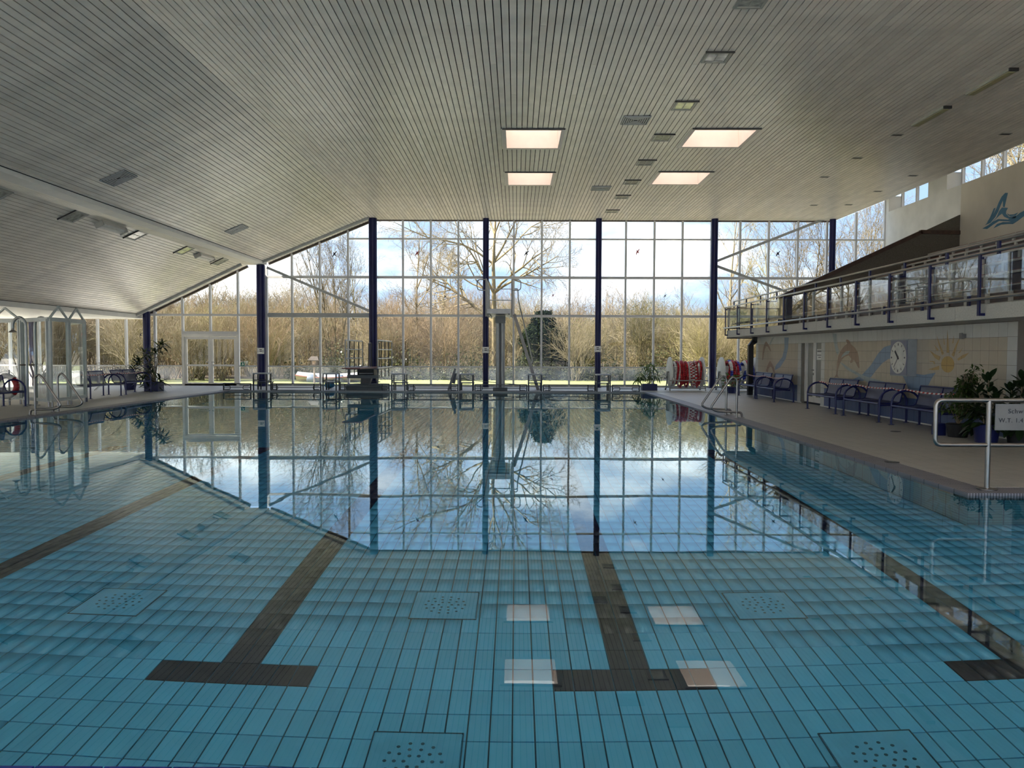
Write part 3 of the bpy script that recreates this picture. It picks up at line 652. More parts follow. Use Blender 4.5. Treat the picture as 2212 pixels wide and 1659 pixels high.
# shark-fin wave emblem
LG = mat('emblem_blue', (.035, .16, .27), .5); LD = mat('emblem_dark', (.02, .05, .12), .5)
lg = thing('wall_emblem', 'blue fin and wave emblem painted on the cream grandstand wall', 'emblem', (XS-.02, 20.9, 4.6))
def ZL(pts, x): 
    P = [at(1740+a/4.686, 280+b/4.686, X=XS-.014) for a, b in pts]; return [Vector((x, p.y, p.z)) for p in P]
LOGO = [[(2050,640),(2022,640),(1985,680),(1955,740),(1932,800),(1900,862),(1860,922),(1818,967),(1872,945),(1922,885),(1952,830),(1978,762),(2000,715),(1998,780),(2016,785),(2032,715)],
  [(1925,790),(1905,800),(1885,850),(1868,890),(1835,945),(1868,915),(1895,875),(1912,830)],
  [(1990,788),(2050,792),(2032,825),(2030,850),(2060,882),(2130,870),(2132,893),(2062,905),(2012,882),(1990,850),(1960,872),(1920,912),(1876,948),(1932,892),(1962,822)],
  [(2042,845),(2060,860),(2110,858),(2155,838),(2130,868),(2075,876),(2050,866)],
  [(1790,1002),(1850,968),(1900,930),(1952,905),(2050,911),(2120,882),(2172,842),(2230,812),(2230,862),(2152,922),(2100,956),(2050,955),(1980,962),(1902,1000),(1940,955),(2000,935),(2080,935),(2050,928),(1960,925),(1900,962),(1840,1006)]]
for q in LOGO:
    part(lg, 'wave_shape', MB().prism(ZL(q, XS-.017), (.002, 0, 0)), LG)
# rows of grandstand benches
ORD = ['front', 'second', 'third', 'fourth', 'fifth', 'top']
for i in range(6):
    x = 9.6+.85*i; z = 2.2+.4*i if i else 2.2; z = 2.35+.4*i; y0, y1 = 8.0, wy1-.25
    if i == 5: y1 = wy1-.3
    t_ = thing('bench_row', '%s row of brown and grey grandstand seating counted from the balcony' % ORD[i], 'bench', (x, (y0+y1)/2, z), 'grandstand seating rows')
    n = int((y1-y0)/.74)
    part(t_, 'seat_slab', MB().box(x-.06, x+.30, y1-n*.74, y1, z+.40, z+.45), mat('grey_seat_rail', (.44, .43, .39), .6))
    part(t_, 'kick_rail', MB().box(x-.06, x-.01, y1-n*.74, y1, z+.02, z+.12), MATS['grey_seat_rail'])
    pm = mesh('post', MB().box(-.06, -.01, -.045, .045, .12, .40), MATS['grey_seat_rail']); bm2 = mesh('seat_board', MB().box(-.02, .02, -.31, .31, .14, .38), BROWN); bm3 = mesh('seat_board_top', MB().box(.0, .28, -.33, .33, .45, .475), RUST)
    for k in range(n+1): link('post', pm, t_, (0, y1-k*.74-t_.location.y+(.045 if k == n else -.045 if k == 0 else 0), 0))
    for k in range(n): link('seat_board', bm2, t_, (0, y1-(k+.5)*.74-t_.location.y, 0)); link('seat_plank', bm3, t_, (0, y1-(k+.5)*.74-t_.location.y, 0))

# ---- balustrade of the grandstand
bal = thing('balustrade', 'glass balustrade with navy posts and steel rails along the grandstand front', 'railing', (XB, 15, FZ1))
PY = [26.3, 24.9, 23.45, 22.0, 20.6, 19.15, 17.7, 16.24, 14.79, 13.35, 11.92, 10.48, 9.03]
xo = XB-.085
for y in PY:
    m = MB(); m.box(xo-.012, xo+.012, y-.03, y+.03, 2.035, 2.965); m.box(xo+.012, XB-.002, y-.03, y+.03, 2.035, 2.075); p_ = part(bal, 'post', m, BLUE)
    b_ = MB(); b_.box(xo, xo+.30, y-.015, y+.015, 2.90, 2.935); b_.box(xo+.27, xo+.30, y-.03, y+.03, 2.90, 3.18); part(p_, 'bracket', b_, BLUE)
for y in [a-.72 for a in PY[:-1]]: part(bal, 'inner_post', MB().box(XB+.16, XB+.19, y-.03, y+.03, FZ1-.005, 2.47), BLUE)
part(bal, 'top_rail', MB().tube([(xo, PY[0]+.05, 2.985), (xo, PY[-1], 2.985)], .024, 8), STEEL, True)
part(bal, 'grab_rail', MB().tube([(xo+.285, PY[0]+.05, 3.195), (xo+.285, PY[-1], 3.195)], .022, 8), STEEL, True)
part(bal, 'lower_rail', MB().tube([(xo-.035, PY[0]+.05, 2.29), (xo-.035, PY[-1], 2.29)], .024, 8), STEEL, True)
part(bal, 'seat_back_rail', MB().box(XB+.15, XB+.17, PY[-1], PY[0], 2.40, 2.47), BROWN)
for a, b in zip(PY, PY[1:]): part(bal, 'glass_panel', MB().box(xo+.03, xo+.042, b+.06, a-.06, 2.36, 2.93), BALG)
eb = thing('balustrade', 'short glass balustrade across the far end of the grandstand', 'railing', (7.9, wy1+.02, FZ1))
for x in (XB+.05, 8.05, 8.95): part(eb, 'post', MB().box(x-.02, x+.02, wy1+.01, wy1+.05, FZ1-.01 if x > 7.5 else 2.0, 2.95), BLUE)
part(eb, 'top_rail', MB().tube([(XB-.02, wy1+.03, 2.965), (9.0, wy1+.03, 2.965)], .024, 8), STEEL, True)
part(eb, 'lower_rail', MB().tube([(XB-.02, wy1+.03, 2.29), (9.0, wy1+.03, 2.29)], .024, 8), STEEL, True)
for a, b in ((XB+.1, 8.0), (8.1, 8.9)): part(eb, 'glass_panel', MB().box(a, b, wy1+.025, wy1+.035, 2.33, 2.93), BALG)
# black support at the far end
m = MB(); m.box(7.84, 8.0, wy1-.35, wy1-.19, ZD, 1.72); m.add([(7.84,wy1-.35,1.72),(8.0,wy1-.35,1.72),(8.0,wy1-.19,1.72),(7.84,wy1-.19,1.72),(7.98,wy1-.35,1.9),(8.12,wy1-.35,1.8),(8.12,wy1-.19,1.8),(7.98,wy1-.19,1.9)], [(0,1,5,4),(1,2,6,5),(2,3,7,6),(3,0,4,7),(4,5,6,7)])
m.box(7.98, 8.12, wy1-.35, wy1-.19, 1.80, FZ0+.01)
solid('support_post', m, BLACK, 'black cranked support post under the far end of the grandstand', 'post')

# ================================================================== OBJECTS
# ---- ceiling fittings
LENS = mat('lamp_lens', (.50, .50, .44), .12, var=.3, scale=9, spec=.8)
FRAME = mat('lamp_frame', (.36, .36, .33), .4)
def flood(px, py, lb, plane=None, w=.52, d=.42):
    if plane is None: p = at(px, py, Z=ZC); n = 0.; 
    else: p, n = plane(px, py)
    t_ = thing('recessed_lamp', lb, 'lamp', p, 'recessed ceiling floodlights'); t_.rotation_euler = (0, n, 0); ORG[t_] = Vector((0,0,0))
    fr = MB(); fr.box(-w/2, w/2, -d/2, -d/2+.05, -.02, .01); fr.box(-w/2, w/2, d/2-.05, d/2, -.02, .01); fr.box(-w/2, -w/2+.05, -d/2+.05, d/2-.05, -.02, .01); fr.box(w/2-.05, w/2, -d/2+.05, d/2-.05, -.02, .01); part(t_, 'frame', fr, FRAME)
    part(t_, 'lens', MB().box(-w/2+.05, w/2-.05, -d/2+.05, d/2-.05, -.006, .004), LENS); part(t_, 'shade_bar', MB().box(-.01, .01, -d/2+.05, d/2-.05, -.012, -.006), FRAME)
    part(t_, 'edge_lip', MB().box(-w/2-.03, w/2+.03, -d/2-.02, -d/2, -.03, .0), BLACK)
def slope_lo(px, py):
    x0, z0, x1, z1 = SOF, 2.92, BM1, 4.96; return slope_hit(px, py, x0, z0, x1, z1)
def slope_hi(px, py): return slope_hit(px, py, BM0, 5.06, FOLD_L, ZC)
def slope_hit(px, py, x0, z0, x1, z1):
    d = FW+RI*((px-W/2)/F)-UP*((py-H/2)/F); k = (z1-z0)/(x1-x0)
    t = (CZ-z0+k*x0)/(k*d.x-d.z); return Vector((0,0,CZ))+d*t, -math.atan(k)
OR2 = ['nearest', 'second nearest', 'third', 'fourth', 'fifth', 'sixth', 'seventh', 'farthest']
for i, (px, py) in enumerate(((1625, 1), (1548, 123), (1478, 228), (1431, 297), (1395, 351), (1364, 393), (1344, 425), (1322, 456))):
    flood(px, py, '%s square floodlight in the row beside the four skylights' % OR2[i], w=.46, d=.6 if i > 1 else .5)
for i, (px, py) in enumerate(((-12, 420), (160, 467), (295, 508), (398, 541), (475, 565))):
    flood(px, py, '%s square floodlight on the lower left ceiling slope' % OR2[i], slope_lo, w=.5, d=.6)
for px, py, lb in ((238, 488, 'nearer small trough lamp on the lower left ceiling slope'), (440, 553, 'farther small trough lamp on the lower left ceiling slope')):
    p, n = slope_lo(px, py); t_ = thing('trough_lamp', lb, 'lamp', p, 'trough lamps on the left slope'); t_.rotation_euler = (0, n, 0); ORG[t_] = Vector((0,0,0))
    part(t_, 'housing', MB().box(-.10, .12, -.62, .62, -.10, -.005), WHITEP); part(t_, 'end_cap', MB().box(-.11, .13, -.65, -.62, -.14, -.005), FRAME); part(t_, 'end_cap', MB().box(-.11, .13, .62, .65, -.14, -.005), FRAME); part(t_, 'tube', MB().tube([(.02, -.6, -.115), (.02, .6, -.115)], .015, 8), CARD, True)
SLAT = mat('vent_slat', (.30, .33, .36), .4, .3)
def vent(px, py, lb, plane=None, w=.62):
    if plane is None: p = at(px, py, Z=ZC); n = 0.
    else: p, n = plane(px, py)
    t_ = thing('ceiling_vent', lb, 'vent', p, 'square ceiling diffusers'); t_.rotation_euler = (0, n, 0); ORG[t_] = Vector((0,0,0))
    part(t_, 'backing', MB().box(-w/2, w/2, -w/2, w/2, -.004, .01), BLACK)
    for k in range(6):
        r0 = w/2*(1-k/6.5); r1 = r0-.028; s = MB(); z0, z1 = -.028, -.008
        for (a, b, c, d) in ((-r0, r0, -r0, -r1), (-r0, r0, r1, r0), (-r0, -r1, -r1, r1), (r1, r0, -r1, r1)): s.box(a, b, c, d, z0+.002*k, z1)
        part(t_, 'slat_ring', s, SLAT)
vent(1373, 259, 'square louvred diffuser in the flat ceiling, nearer of two'); vent(1298, 406, 'square louvred diffuser in the flat ceiling, farther of two')
vent(256, 384, 'square louvred diffuser on the upper left slope, nearer of two', slope_hi); vent(511, 495, 'square louvred diffuser on the upper left slope, farther of two', slope_hi)
for i, (a, b, lb) in enumerate((((2088, 201), (2196, 147), 'nearer long fluorescent strip on the dim right ceiling'), ((1968, 269), (2055, 229), 'farther long fluorescent strip on the dim right ceiling'))):
    p, q = at(*a, Z=ZC), at(*b, Z=ZC); x = (p.x+q.x)/2; t_ = thing('strip_lamp', lb, 'lamp', (x, (p.y+q.y)/2, ZC-.05), 'strip lamps'); y0, y1 = min(p.y, q.y), max(p.y, q.y)
    part(t_, 'housing', MB().box(x-.09, x+.09, y0, y1, ZC-.05, ZC-.001), mat('strip_housing', (.46, .46, .40), .5)); part(t_, 'diffuser', MB().box(x-.06, x+.06, y0+.05, y1-.05, ZC-.065, ZC-.05), mat('strip_diffuser', (.40, .37, .20), .4)); part(t_, 'end_cap', MB().box(x-.09, x+.09, y0-.03, y0, ZC-.06, ZC-.001), BLACK)
for i, (px, py) in enumerate(((1938, 291), (1852, 341), (1781, 382), (1972, 379), (1896, 413), (1758, 443), (1833, 442), (2172, 289))):
    p = at(px, py, Z=ZC)
    if p.x > FOLD_R-.1: p = at(px+0, py+2, Z=ZC)
    t_ = thing('ceiling_slot', '%s dark slot outlet in the right part of the ceiling' % ['first', 'second', 'third', 'fourth', 'fifth', 'sixth', 'seventh', 'eighth'][i], 'outlet', (p.x, p.y, ZC-.012), 'dark slot outlets')
    part(t_, 'frame', MB().box(p.x-.13, p.x+.13, p.y-.07, p.y+.07, ZC-.012, ZC-.001), FRAME); part(t_, 'slot', MB().box(p.x-.11, p.x+.11, p.y-.05, p.y+.05, ZC-.016, ZC-.012), BLACK)

# ---- bird silhouettes stuck to the glass
BIRD = [(-.02,-.5),(.12,-.30),(.10,-.05),(.32,.10),(.62,.22),(.80,.42),(.42,.36),(.10,.25),(.02,.5),(-.10,.62),(-.12,.30),(-.40,.10),(-.75,-.22),(-.82,-.45),(-.45,-.22),(-.15,-.12)]
def bird(px, py, col, s, rot, lb):
    p = at(px, py, Y=YW-.012); c, r = math.cos(rot), math.sin(rot)
    P = [(p.x+(x*c-y*r)*s, YW-.012, p.z+(x*r+y*c)*s) for x, y in BIRD]
    solid('bird_sticker', MB().prism(P, (0, .004, 0)), col, lb, 'sticker', 'bird silhouettes on the glass wall')
DKB = mat('sticker_black', (.02, .02, .025), .6); RDB = mat('sticker_red', (.36, .06, .05), .6)
for a in ((723, 549, DKB, .17, .5, 'black bird silhouette under the sloping ceiling, left of the springboard column'), (902, 547, RDB, .17, .4, 'red bird silhouette high on the glass between springboard and tower'), (1138, 547, DKB, .17, .35, 'black bird silhouette high on the glass above the tower ladder'),
          (1378, 544, RDB, .17, .6, 'red bird silhouette high on the glass in the bay left of the reels'), (1681, 548, DKB, .17, .5, 'black bird silhouette between the two right-hand braces'), (1195, 638, RDB, .10, .5, 'small red bird silhouette right of the tower platform'),
          (962, 641, DKB, .10, .3, 'small dark bird silhouette left of the tower platform'), (1437, 639, DKB, .10, .5, 'small dark bird silhouette above the potted umbrella plant'), (304, 723, DKB, .12, .7, 'black bird silhouette on the glass beside the dracaena column'),
          (56, 721, DKB, .12, .6, 'black bird silhouette seen through the shower cabin'), (178, 722, RDB, .11, .5, 'red bird silhouette seen through the right shower panel')):
    bird(*a)

# ---- starting blocks and low rails at the far end
SB = ['first', 'second', 'third', 'fourth', 'fifth', 'sixth']
yb = YF+.06
for i, px in enumerate((560, 711, 860, 1007, 1156, 1304)):
    x = (px-1115)*yb/F; w = .235; t_ = thing('starting_block', '%s steel-framed starting block from the left at the far pool end' % SB[i], 'starting block', (x, yb+.3, ZD+.01), 'starting blocks')
    part(t_, 'top_plate', MB().box(x-w-.02, x+w+.02, yb-.02, yb+.55, .625, .665), mat('block_top', (.36, .37, .38), .6))
    for sx_ in (-1, 1):
        part(t_, 'leg', MB().box(x+sx_*w-.022, x+sx_*w+.022, yb-.01, yb+.035, ZD+.01, .625), DSTEEL); part(t_, 'leg', MB().box(x+sx_*w-.022, x+sx_*w+.022, yb+.48, yb+.525, ZD+.01, .625), DSTEEL)
        part(t_, 'side_rail', MB().box(x+sx_*w-.015, x+sx_*w+.015, yb+.035, yb+.48, .36, .40), DSTEEL)
    for z in (.34, .42): part(t_, 'cross_bar', MB().box(x-w+.022, x+w-.022, yb, yb+.03, z-.014, z+.014), DSTEEL)
    part(t_, 'step', MB().box(x-w-.02, x+w+.02, yb+.56, yb+.80, .30, .335), DSTEEL); part(t_, 'step_leg', MB().box(x-w, x-w+.04, yb+.74, yb+.78, ZD, .30), DSTEEL); part(t_, 'step_leg', MB().box(x+w-.04, x+w, yb+.74, yb+.78, ZD, .30), DSTEEL)
    part(t_, 'backstroke_grip', MB().tube(fillet([(x-.17, yb, .30), (x-.17, yb-.09, .30), (x+.17, yb-.09, .30), (x+.17, yb, .30)], .05), .012, 6), DSTEEL, True)
RL = [(480, 541, 'leftmost low steel rail at the far pool end'), (583, 693, 'low steel rail between first and second starting blocks'), (731, 841, 'low steel rail between second and third starting blocks'), (880, 990, 'low steel rail between third and fourth starting blocks'), (1025, 1139, 'low steel rail between fourth and fifth starting blocks'), (1173, 1286, 'low steel rail between fifth and sixth starting blocks'), (1322, 1382, 'rightmost low steel rail at the far pool end')]
for a, b, lb in RL:
    x0, x1 = (a-1115)*yb/F, (b-1115)*yb/F; t_ = thing('edge_rail', lb, 'railing', ((x0+x1)/2, yb, ZD+.01), 'low rails between the starting blocks')
    part(t_, 'top_bar', MB().box(x0, x1, yb-.02, yb+.03, .265, .295), DSTEEL); part(t_, 'middle_bar', MB().box(x0+.04, x1-.04, yb-.01, yb+.02, .135, .16), DSTEEL); part(t_, 'lower_bar', MB().box(x0+.04, x1-.04, yb-.01, yb+.02, ZD+.012, .06), DSTEEL)
    for x in (x0, x1-.04): part(t_, 'end_post', MB().box(x, x+.04, yb-.02, yb+.03, ZD+.01, .265), DSTEEL)
    if x1-x0 > 1.3:
        for x in (x0+.20, x1-.28): part(t_, 'post', MB().box(x, x+.035, yb-.015, yb+.025, ZD+.01, .265), DSTEEL)
    part(t_, 'grip', MB().tube(fillet([(x0+.07, yb-.03, .20), (x0+.28, yb-.05, .20), (x0+.28, yb-.05, .08), (x0+.07, yb-.03, .08)], .05), .013, 6), DSTEEL, True); part(t_, 'grip', MB().tube(fillet([(x1-.07, yb-.03, .20), (x1-.28, yb-.05, .20), (x1-.28, yb-.05, .08), (x1-.07, yb-.03, .08)], .05), .013, 6), DSTEEL, True)

# ---- one metre springboard
sx0, sx1, sy0, sy1 = -6.17, -5.0, 27.75, 30.9; xc = -5.45
t_ = thing('springboard', 'low springboard with steel side rails on a dark pedestal', 'diving board', (-5.55, 28.6, ZD))
part(t_, 'pedestal', MB().box(-6.15, -4.85, 27.78, 29.3, ZD, .24), mat('dark_pedestal', (.10, .11, .11), .6))
part(t_, 'support', MB().prism([(-5.68, 28.0, .24), (-5.38, 28.0, .24), (-5.28, 28.0, .50), (-5.66, 28.0, .50)], (0, .35, 0)), mat('support_steel', (.07, .065, .06), .5))
part(t_, 'cross_beam', MB().box(-6.14, -5.0, 27.9, 28.3, .48, .60), mat('cross_beam_steel', (.12, .13, .13), .5))
for x in (-6.13, -5.06): part(t_, 'upright', MB().box(x, x+.05, 27.95, 28.0, .60, .84), DSTEEL)
part(t_, 'fulcrum_box', MB().box(-5.78, -5.18, 27.95, 28.9, .60, .80), mat('fulcrum_black', (.02, .018, .016), .6))
part(t_, 'fulcrum_roller', MB().tube([(-5.7, 27.93, .66), (-5.2, 27.93, .66)], .03, 10), STEEL, True)
bd = MB(); bd.add([(xc-.30, 25.35, .875), (xc+.30, 25.35, .875), (xc+.30, 31.0, .80), (xc-.30, 31.0, .80), (xc-.30, 25.35, .915), (xc+.30, 25.35, .915), (xc+.30, 31.0, .85), (xc-.30, 31.0, .85)], [(0,3,2,1),(4,5,6,7),(0,1,5,4),(1,2,6,5),(2,3,7,6),(3,0,4,7)]); part(t_, 'board', bd, RUST)
part(t_, 'walkway', MB().box(sx0-.02, sx1+.02, sy0+.1, 31.0, .80, .83), DSTEEL)
for x in (sx0, sx1):
    r_ = MB()
    r = part(t_, 'side_rail', MB().tube(fillet([(x, sy0, .86), (x, sy0, 1.86), (x, sy1, 1.86), (x, sy1, .86), (x, sy0, .86)], .06), .024, 8), GSTEEL, True)
    for z in (1.20, 1.53): part(r, 'rail_bar', MB().tube([(x, sy0, z), (x, sy1, z)], .02, 8), GSTEEL, True)
    for y in (sy0+.75, sy0+1.55, sy0+2.4): part(r, 'rail_post', MB().tube([(x, y, .50), (x, y, 1.86)], .02, 8), DSTEEL, True)
for z in (1.20, 1.53, 1.86): part(t_, 'rear_bar', MB().tube([(sx0+.62, sy1, z), (sx1, sy1, z)], .018, 8), DSTEEL, True)
for x in (-5.95, -5.62): part(t_, 'ladder_grip', MB().tube(fillet([(x-.06, 31.05, .30), (x+.06, 30.7, 1.1), (x+.06, 30.7, 1.80), (x+.22, 30.4, 1.80), (x+.22, 30.4, .83)], .1), .02, 8), DSTEEL, True)
for k in range(3): part(t_, 'ladder_rung', MB().box(-6.02, -5.50, 30.98-.04*k, 31.06-.04*k, .22+.2*k, .25+.2*k), DSTEEL)
for x in (-5.98, -5.45): part(t_, 'rear_leg', MB().bar((x, 30.2, ZD), (x+.12, 29.7, .80), .05, .05), GSTEEL)

# ---- three metre platform
tx0, tx1, ty0, ty1, tz = -1.02, -.2, 26.6, 29.8, 2.9
t_ = thing('diving_tower', 'tall steel diving platform on a double column with side ladder', 'diving tower', (-.58, 28.1, ZD))
part(t_, 'foot_block', MB().box(-.84, -.32, 27.85, 28.5, ZD, .16), mat('dark_pedestal', (.10, .11, .11), .6))
for x, r in ((-.665, .082), (-.495, .082)): part(t_, 'column', MB().tube([(x, 28.15, .16), (x, 28.15, 2.74)], r, 16), GSTEEL, True)
part(t_, 'column_web', MB().box(-.60, -.56, 28.10, 28.2, .16, 2.5), mat('web_dark', (.08, .08, .08), .5)); part(t_, 'column_head', MB().box(-.76, -.40, 27.9, 28.4, 2.50, 2.77), mat('head_steel', (.20, .21, .20), .5))
part(t_, 'deck_plate', MB().box(tx0, tx1, ty0, ty1, 2.86, 2.93), GSTEEL); part(t_, 'front_edge', MB().box(tx0, tx1, ty0-.03, ty0, 2.78, 2.94), GSTEEL)
for x in (tx0+.04, tx1-.08): part(t_, 'girder', MB().box(x, x+.05, ty0+.05, ty1, 2.74, 2.86), mat('head_steel', (.2, .21, .2)))
part(t_, 'underside_plate', MB().box(tx0+.1, tx1-.1, ty0+.3, ty1-.1, 2.80, 2.86), mat('head_steel', (.2, .21, .2)))
for x, s in ((tx0-.03, -1), (tx1+.04, 1)):
    r = part(t_, 'side_rail', MB().tube(fillet([(x, ty0+.05, 2.68), (x, ty0+.05, 3.97), (x, ty1, 3.97), (x, ty1, 2.80)], .07), .024, 8), GSTEEL, True)
    for z in (3.22, 3.48, 3.72): part(r, 'rail_bar', MB().tube([(x, ty0+.05, z), (x, ty1, z)], .016, 6), GSTEEL, True)
    for k in range(1, 5): part(r, 'rail_post', MB().tube([(x, ty0+k*.65, 2.74), (x, ty0+k*.65, 3.97)], .018, 6), GSTEEL, True)
    a, b = x, x+s*.31; part(r, 'grab_loop', MB().tube(fillet([(a, ty0+.05, 3.95), (b, ty0+.05, 3.95), (b, ty0+.05, 3.58), (a, ty0+.05, 3.58)], .13, 6), .017, 8), GSTEEL, True)
for z in (3.05, 3.45, 3.88): part(t_, 'rear_bar', MB().tube([(tx0, ty1, z), (tx1, ty1, z)], .017, 6), GSTEEL, True)
la, lb_ = Vector((-.08, 29.0, 2.86)), Vector((.83, 29.0, ZD))
for dy in (-.27, .27): 
    o = Vector((0, dy, 0)); s_ = part(t_, 'ladder_stringer', MB().bar(la+o, lb_+o, .035, .11, (1, 0, .3)), mat('ladder_steel', (.24, .22, .20), .45, .5))
    part(t_, 'ladder_handrail', MB().tube(fillet([la+o+Vector((.0, 0, .95)), la+o+Vector((.13, 0, .95)), la+o+Vector((.15, 0, .55)), la+o+Vector((.70, 0, -1.75)), la+o+Vector((.60, 0, -1.88)), la+o+Vector((.42, 0, -1.5))], .08), .018, 8), GSTEEL, True)
for k in range(1, 12): p = la.lerp(lb_, k/12); part(t_, 'ladder_tread', MB().box(p.x-.06, p.x+.06, p.y-.26, p.y+.26, p.z-.012, p.z+.012), GSTEEL)

# ---- pool brush with long pole leaning by the fourth block
t_ = thing('pool_brush', 'grey pool brush with its long pole lying behind the fourth starting block', 'pool brush', (-2.4, 28.6, ZD))
h0 = at(984, 796, Y=28.6); h1 = at(969, 838, Y=28.6); part(t_, 'head', MB().bar((h1.x, 28.6, ZD), (h0.x, 28.6, h0.z), .30, .07, (1, 0, .2)), mat('brush_grey', (.20, .21, .22), .6))
q = at(981, 818, Y=28.55); part(t_, 'bracket', MB().bar((q.x-.02, 28.55, q.z-.18), (q.x+.06, 28.55, q.z+.2), .12, .10, (1, 0, .2)), DSTEEL)
e_ = at(1142, 833, Y=28.68); part(t_, 'pole', MB().tube([(q.x, 28.62, q.z), (e_.x, 28.68, e_.z)], .012, 6), DSTEEL, True); part(t_, 'pole_rest', MB().box(e_.x-.02, e_.x+.02, 28.65, 28.71, ZD, e_.z), DSTEEL)
p = at(712, 838, Y=29.6); solid('float', MB().lathe((p.x, 29.6, ZD), [(.02, 0), (.17, .05), (.2, .14), (.17, .22), (.02, .26)], 14), mat('float_blue', (.02, .16, .32), .4), 'blue rounded swim float on the deck behind the second block', 'float', smooth=True)

# ---- lane-rope reels
def reel(x0, x1, y, lb, kind):
    t_ = thing('rope_reel', lb, 'rope reel', ((x0+x1)/2, y, ZD), 'lane-rope reels'); zc = .73; R = .56
    DISC = mat('reel_disc', (.62, .63, .60), .5)
    for x in (x0, x1): part(t_, 'disc', MB().lathe((x, y, zc), [(.03, -.03), (R*.96, -.03), (R, -.022), (R, .022), (R*.96, .03), (.03, .03)], 32, 'X'), DISC, True)
    part(t_, 'axle', MB().tube([(x0-.12, y, zc), (x1+.12, y, zc)], .03, 10), GSTEEL, True); part(t_, 'drum', MB().tube([(x0, y, zc), (x1, y, zc)], .22, 20), DISC, True)
    part(t_, 'crank', MB().tube(fillet([(x0-.10, y, zc), (x0-.10, y+.05, zc-.24), (x0-.22, y+.05, zc-.24)], .03), .015, 8), DSTEEL, True)
    for x in (x0-.06, x1+.06):
        for s in (-1, 1): part(t_, 'leg', MB().tube([(x, y, zc-.02), (x+.02*s, y+s*.50, ZD+.02)], .022, 8), GSTEEL, True)
        part(t_, 'caster', MB().tube([(x-.02, y+.50, ZD+.03), (x+.02, y+.50, ZD+.03)], .03, 10), BLACK, True)
    for s in (-1, 1):
        part(t_, 'base_bar', MB().tube([(x0-.06, y+s*.46, ZD+.10), (x1+.06, y+s*.46, ZD+.10)], .02, 8), GSTEEL, True)
    part(t_, 'front_bar', MB().tube([(x0-.09, y-.46, .42), (x1+.13, y-.46, .42)], .022, 8), GSTEEL, True)
    rr = random.Random(3 if kind == 'A' else 9); n = 13 if kind == 'A' else 9; cols = [RED, WHITEP, BLUEP]
    for k in range(n):
        x = x0+.10+(x1-x0-.2)*(k+.5)/n; Rc = .36+rr.uniform(-.02, .05); sag = rr.uniform(.02, .12) if k % 3 else rr.uniform(.10, .20); tr = (x1-x0-.2)/n*.56; N = 44
        m = MB(); pts = []
        lean = rr.uniform(-.06, .06) if kind == 'A' else rr.uniform(-.16, .16)
        for a in range(N):
            g = 2*math.pi*a/N; rad = Rc+(sag if math.sin(g) < -.3 else 0)*abs(math.sin(g)); pts.append(Vector((x+lean*math.cos(g*1+1), y+rad*math.cos(g), zc+rad*math.sin(g))))
        # beads: one float ring per step, coloured along the rope
        for a in range(N):
            p, q = pts[a], pts[(a+1) % N]; d = q-p
            if kind == 'A':
                c = 0 if k in (1, 3, 4, 5, 6, 11) else (1 if k in (0, 2, 7) else (a+k) % 2)
                if k == 12: c = 0
            else:
                c = [0, 2, 0, 0, 1, 2, 1, 0, 2][k] if (a//7) % 2 else [0, 1, 0, 0, 2, 1, 1, 0, 2][k]
            pr = [(p+d*f, tr*s) for f, s in ((.04, .72), (.2, 1), (.75, 1), (.95, .72))]
            m.tube([u for u, _ in pr], tr, 7, False, c, [w for _, w in pr])
        part(t_, 'lane_rope', m, cols, True)
    for k in range(3 if kind == 'A' else 2):
        x = x0+.35+k*.3; m = MB(); z1 = .40; 
        for a in range(5): m.tube([(x, y-.30, z1-a*.06), (x+.01, y-.30, z1-a*.06-.05)], .028, 7, False, 0 if (k % 2 == 0) else 1)
        part(t_, 'rope_end', m, cols, True)
reel(5.78, 6.98, 29.0, 'reel wound with red and white lane ropes beside the small potted tree', 'A')
reel(7.72, 9.0, 29.0, 'reel wound with red, white and blue lane ropes behind the black post', 'B')

# ---- pool ladder grab rails (pairs)
def grab(side, label, y):
    s = 1 if side == 'right' else -1; e = XR if s == 1 else XL
    t_ = thing('grab_rail', label, 'grab rail', (e+s*.22, y, ZD), 'steel grab rails at the pool edge'); X = lambda v: e+s*v
    pts = fillet([(X(.34), y, ZD+.005), (X(.32), y, .145), (X(-.22), y, .165), (X(-.36), y, .24), (X(.06), y, .87), (X(.13), y, .93), (X(.22), y, .86), (X(.22), y, ZD+.005)], .11, 6)
    part(t_, 'tube', MB().tube(pts, .024, 10), STEEL, True)
    for v in (.34, .22): part(t_, 'foot_plate', MB().lathe((X(v), y, ZD), [(.055, 0), (.055, .008), (.03, .012)], 14), STEEL, True)
grab('right', 'bent steel grab rail on the right pool edge, nearer of the pair', 16.9); grab('right', 'bent steel grab rail on the right pool edge, farther of the pair', 17.75)
grab('left', 'bent steel grab rail on the left pool edge, nearer of the pair', 16.85); grab('left', 'bent steel grab rail on the left pool edge, farther of the pair', 17.7)

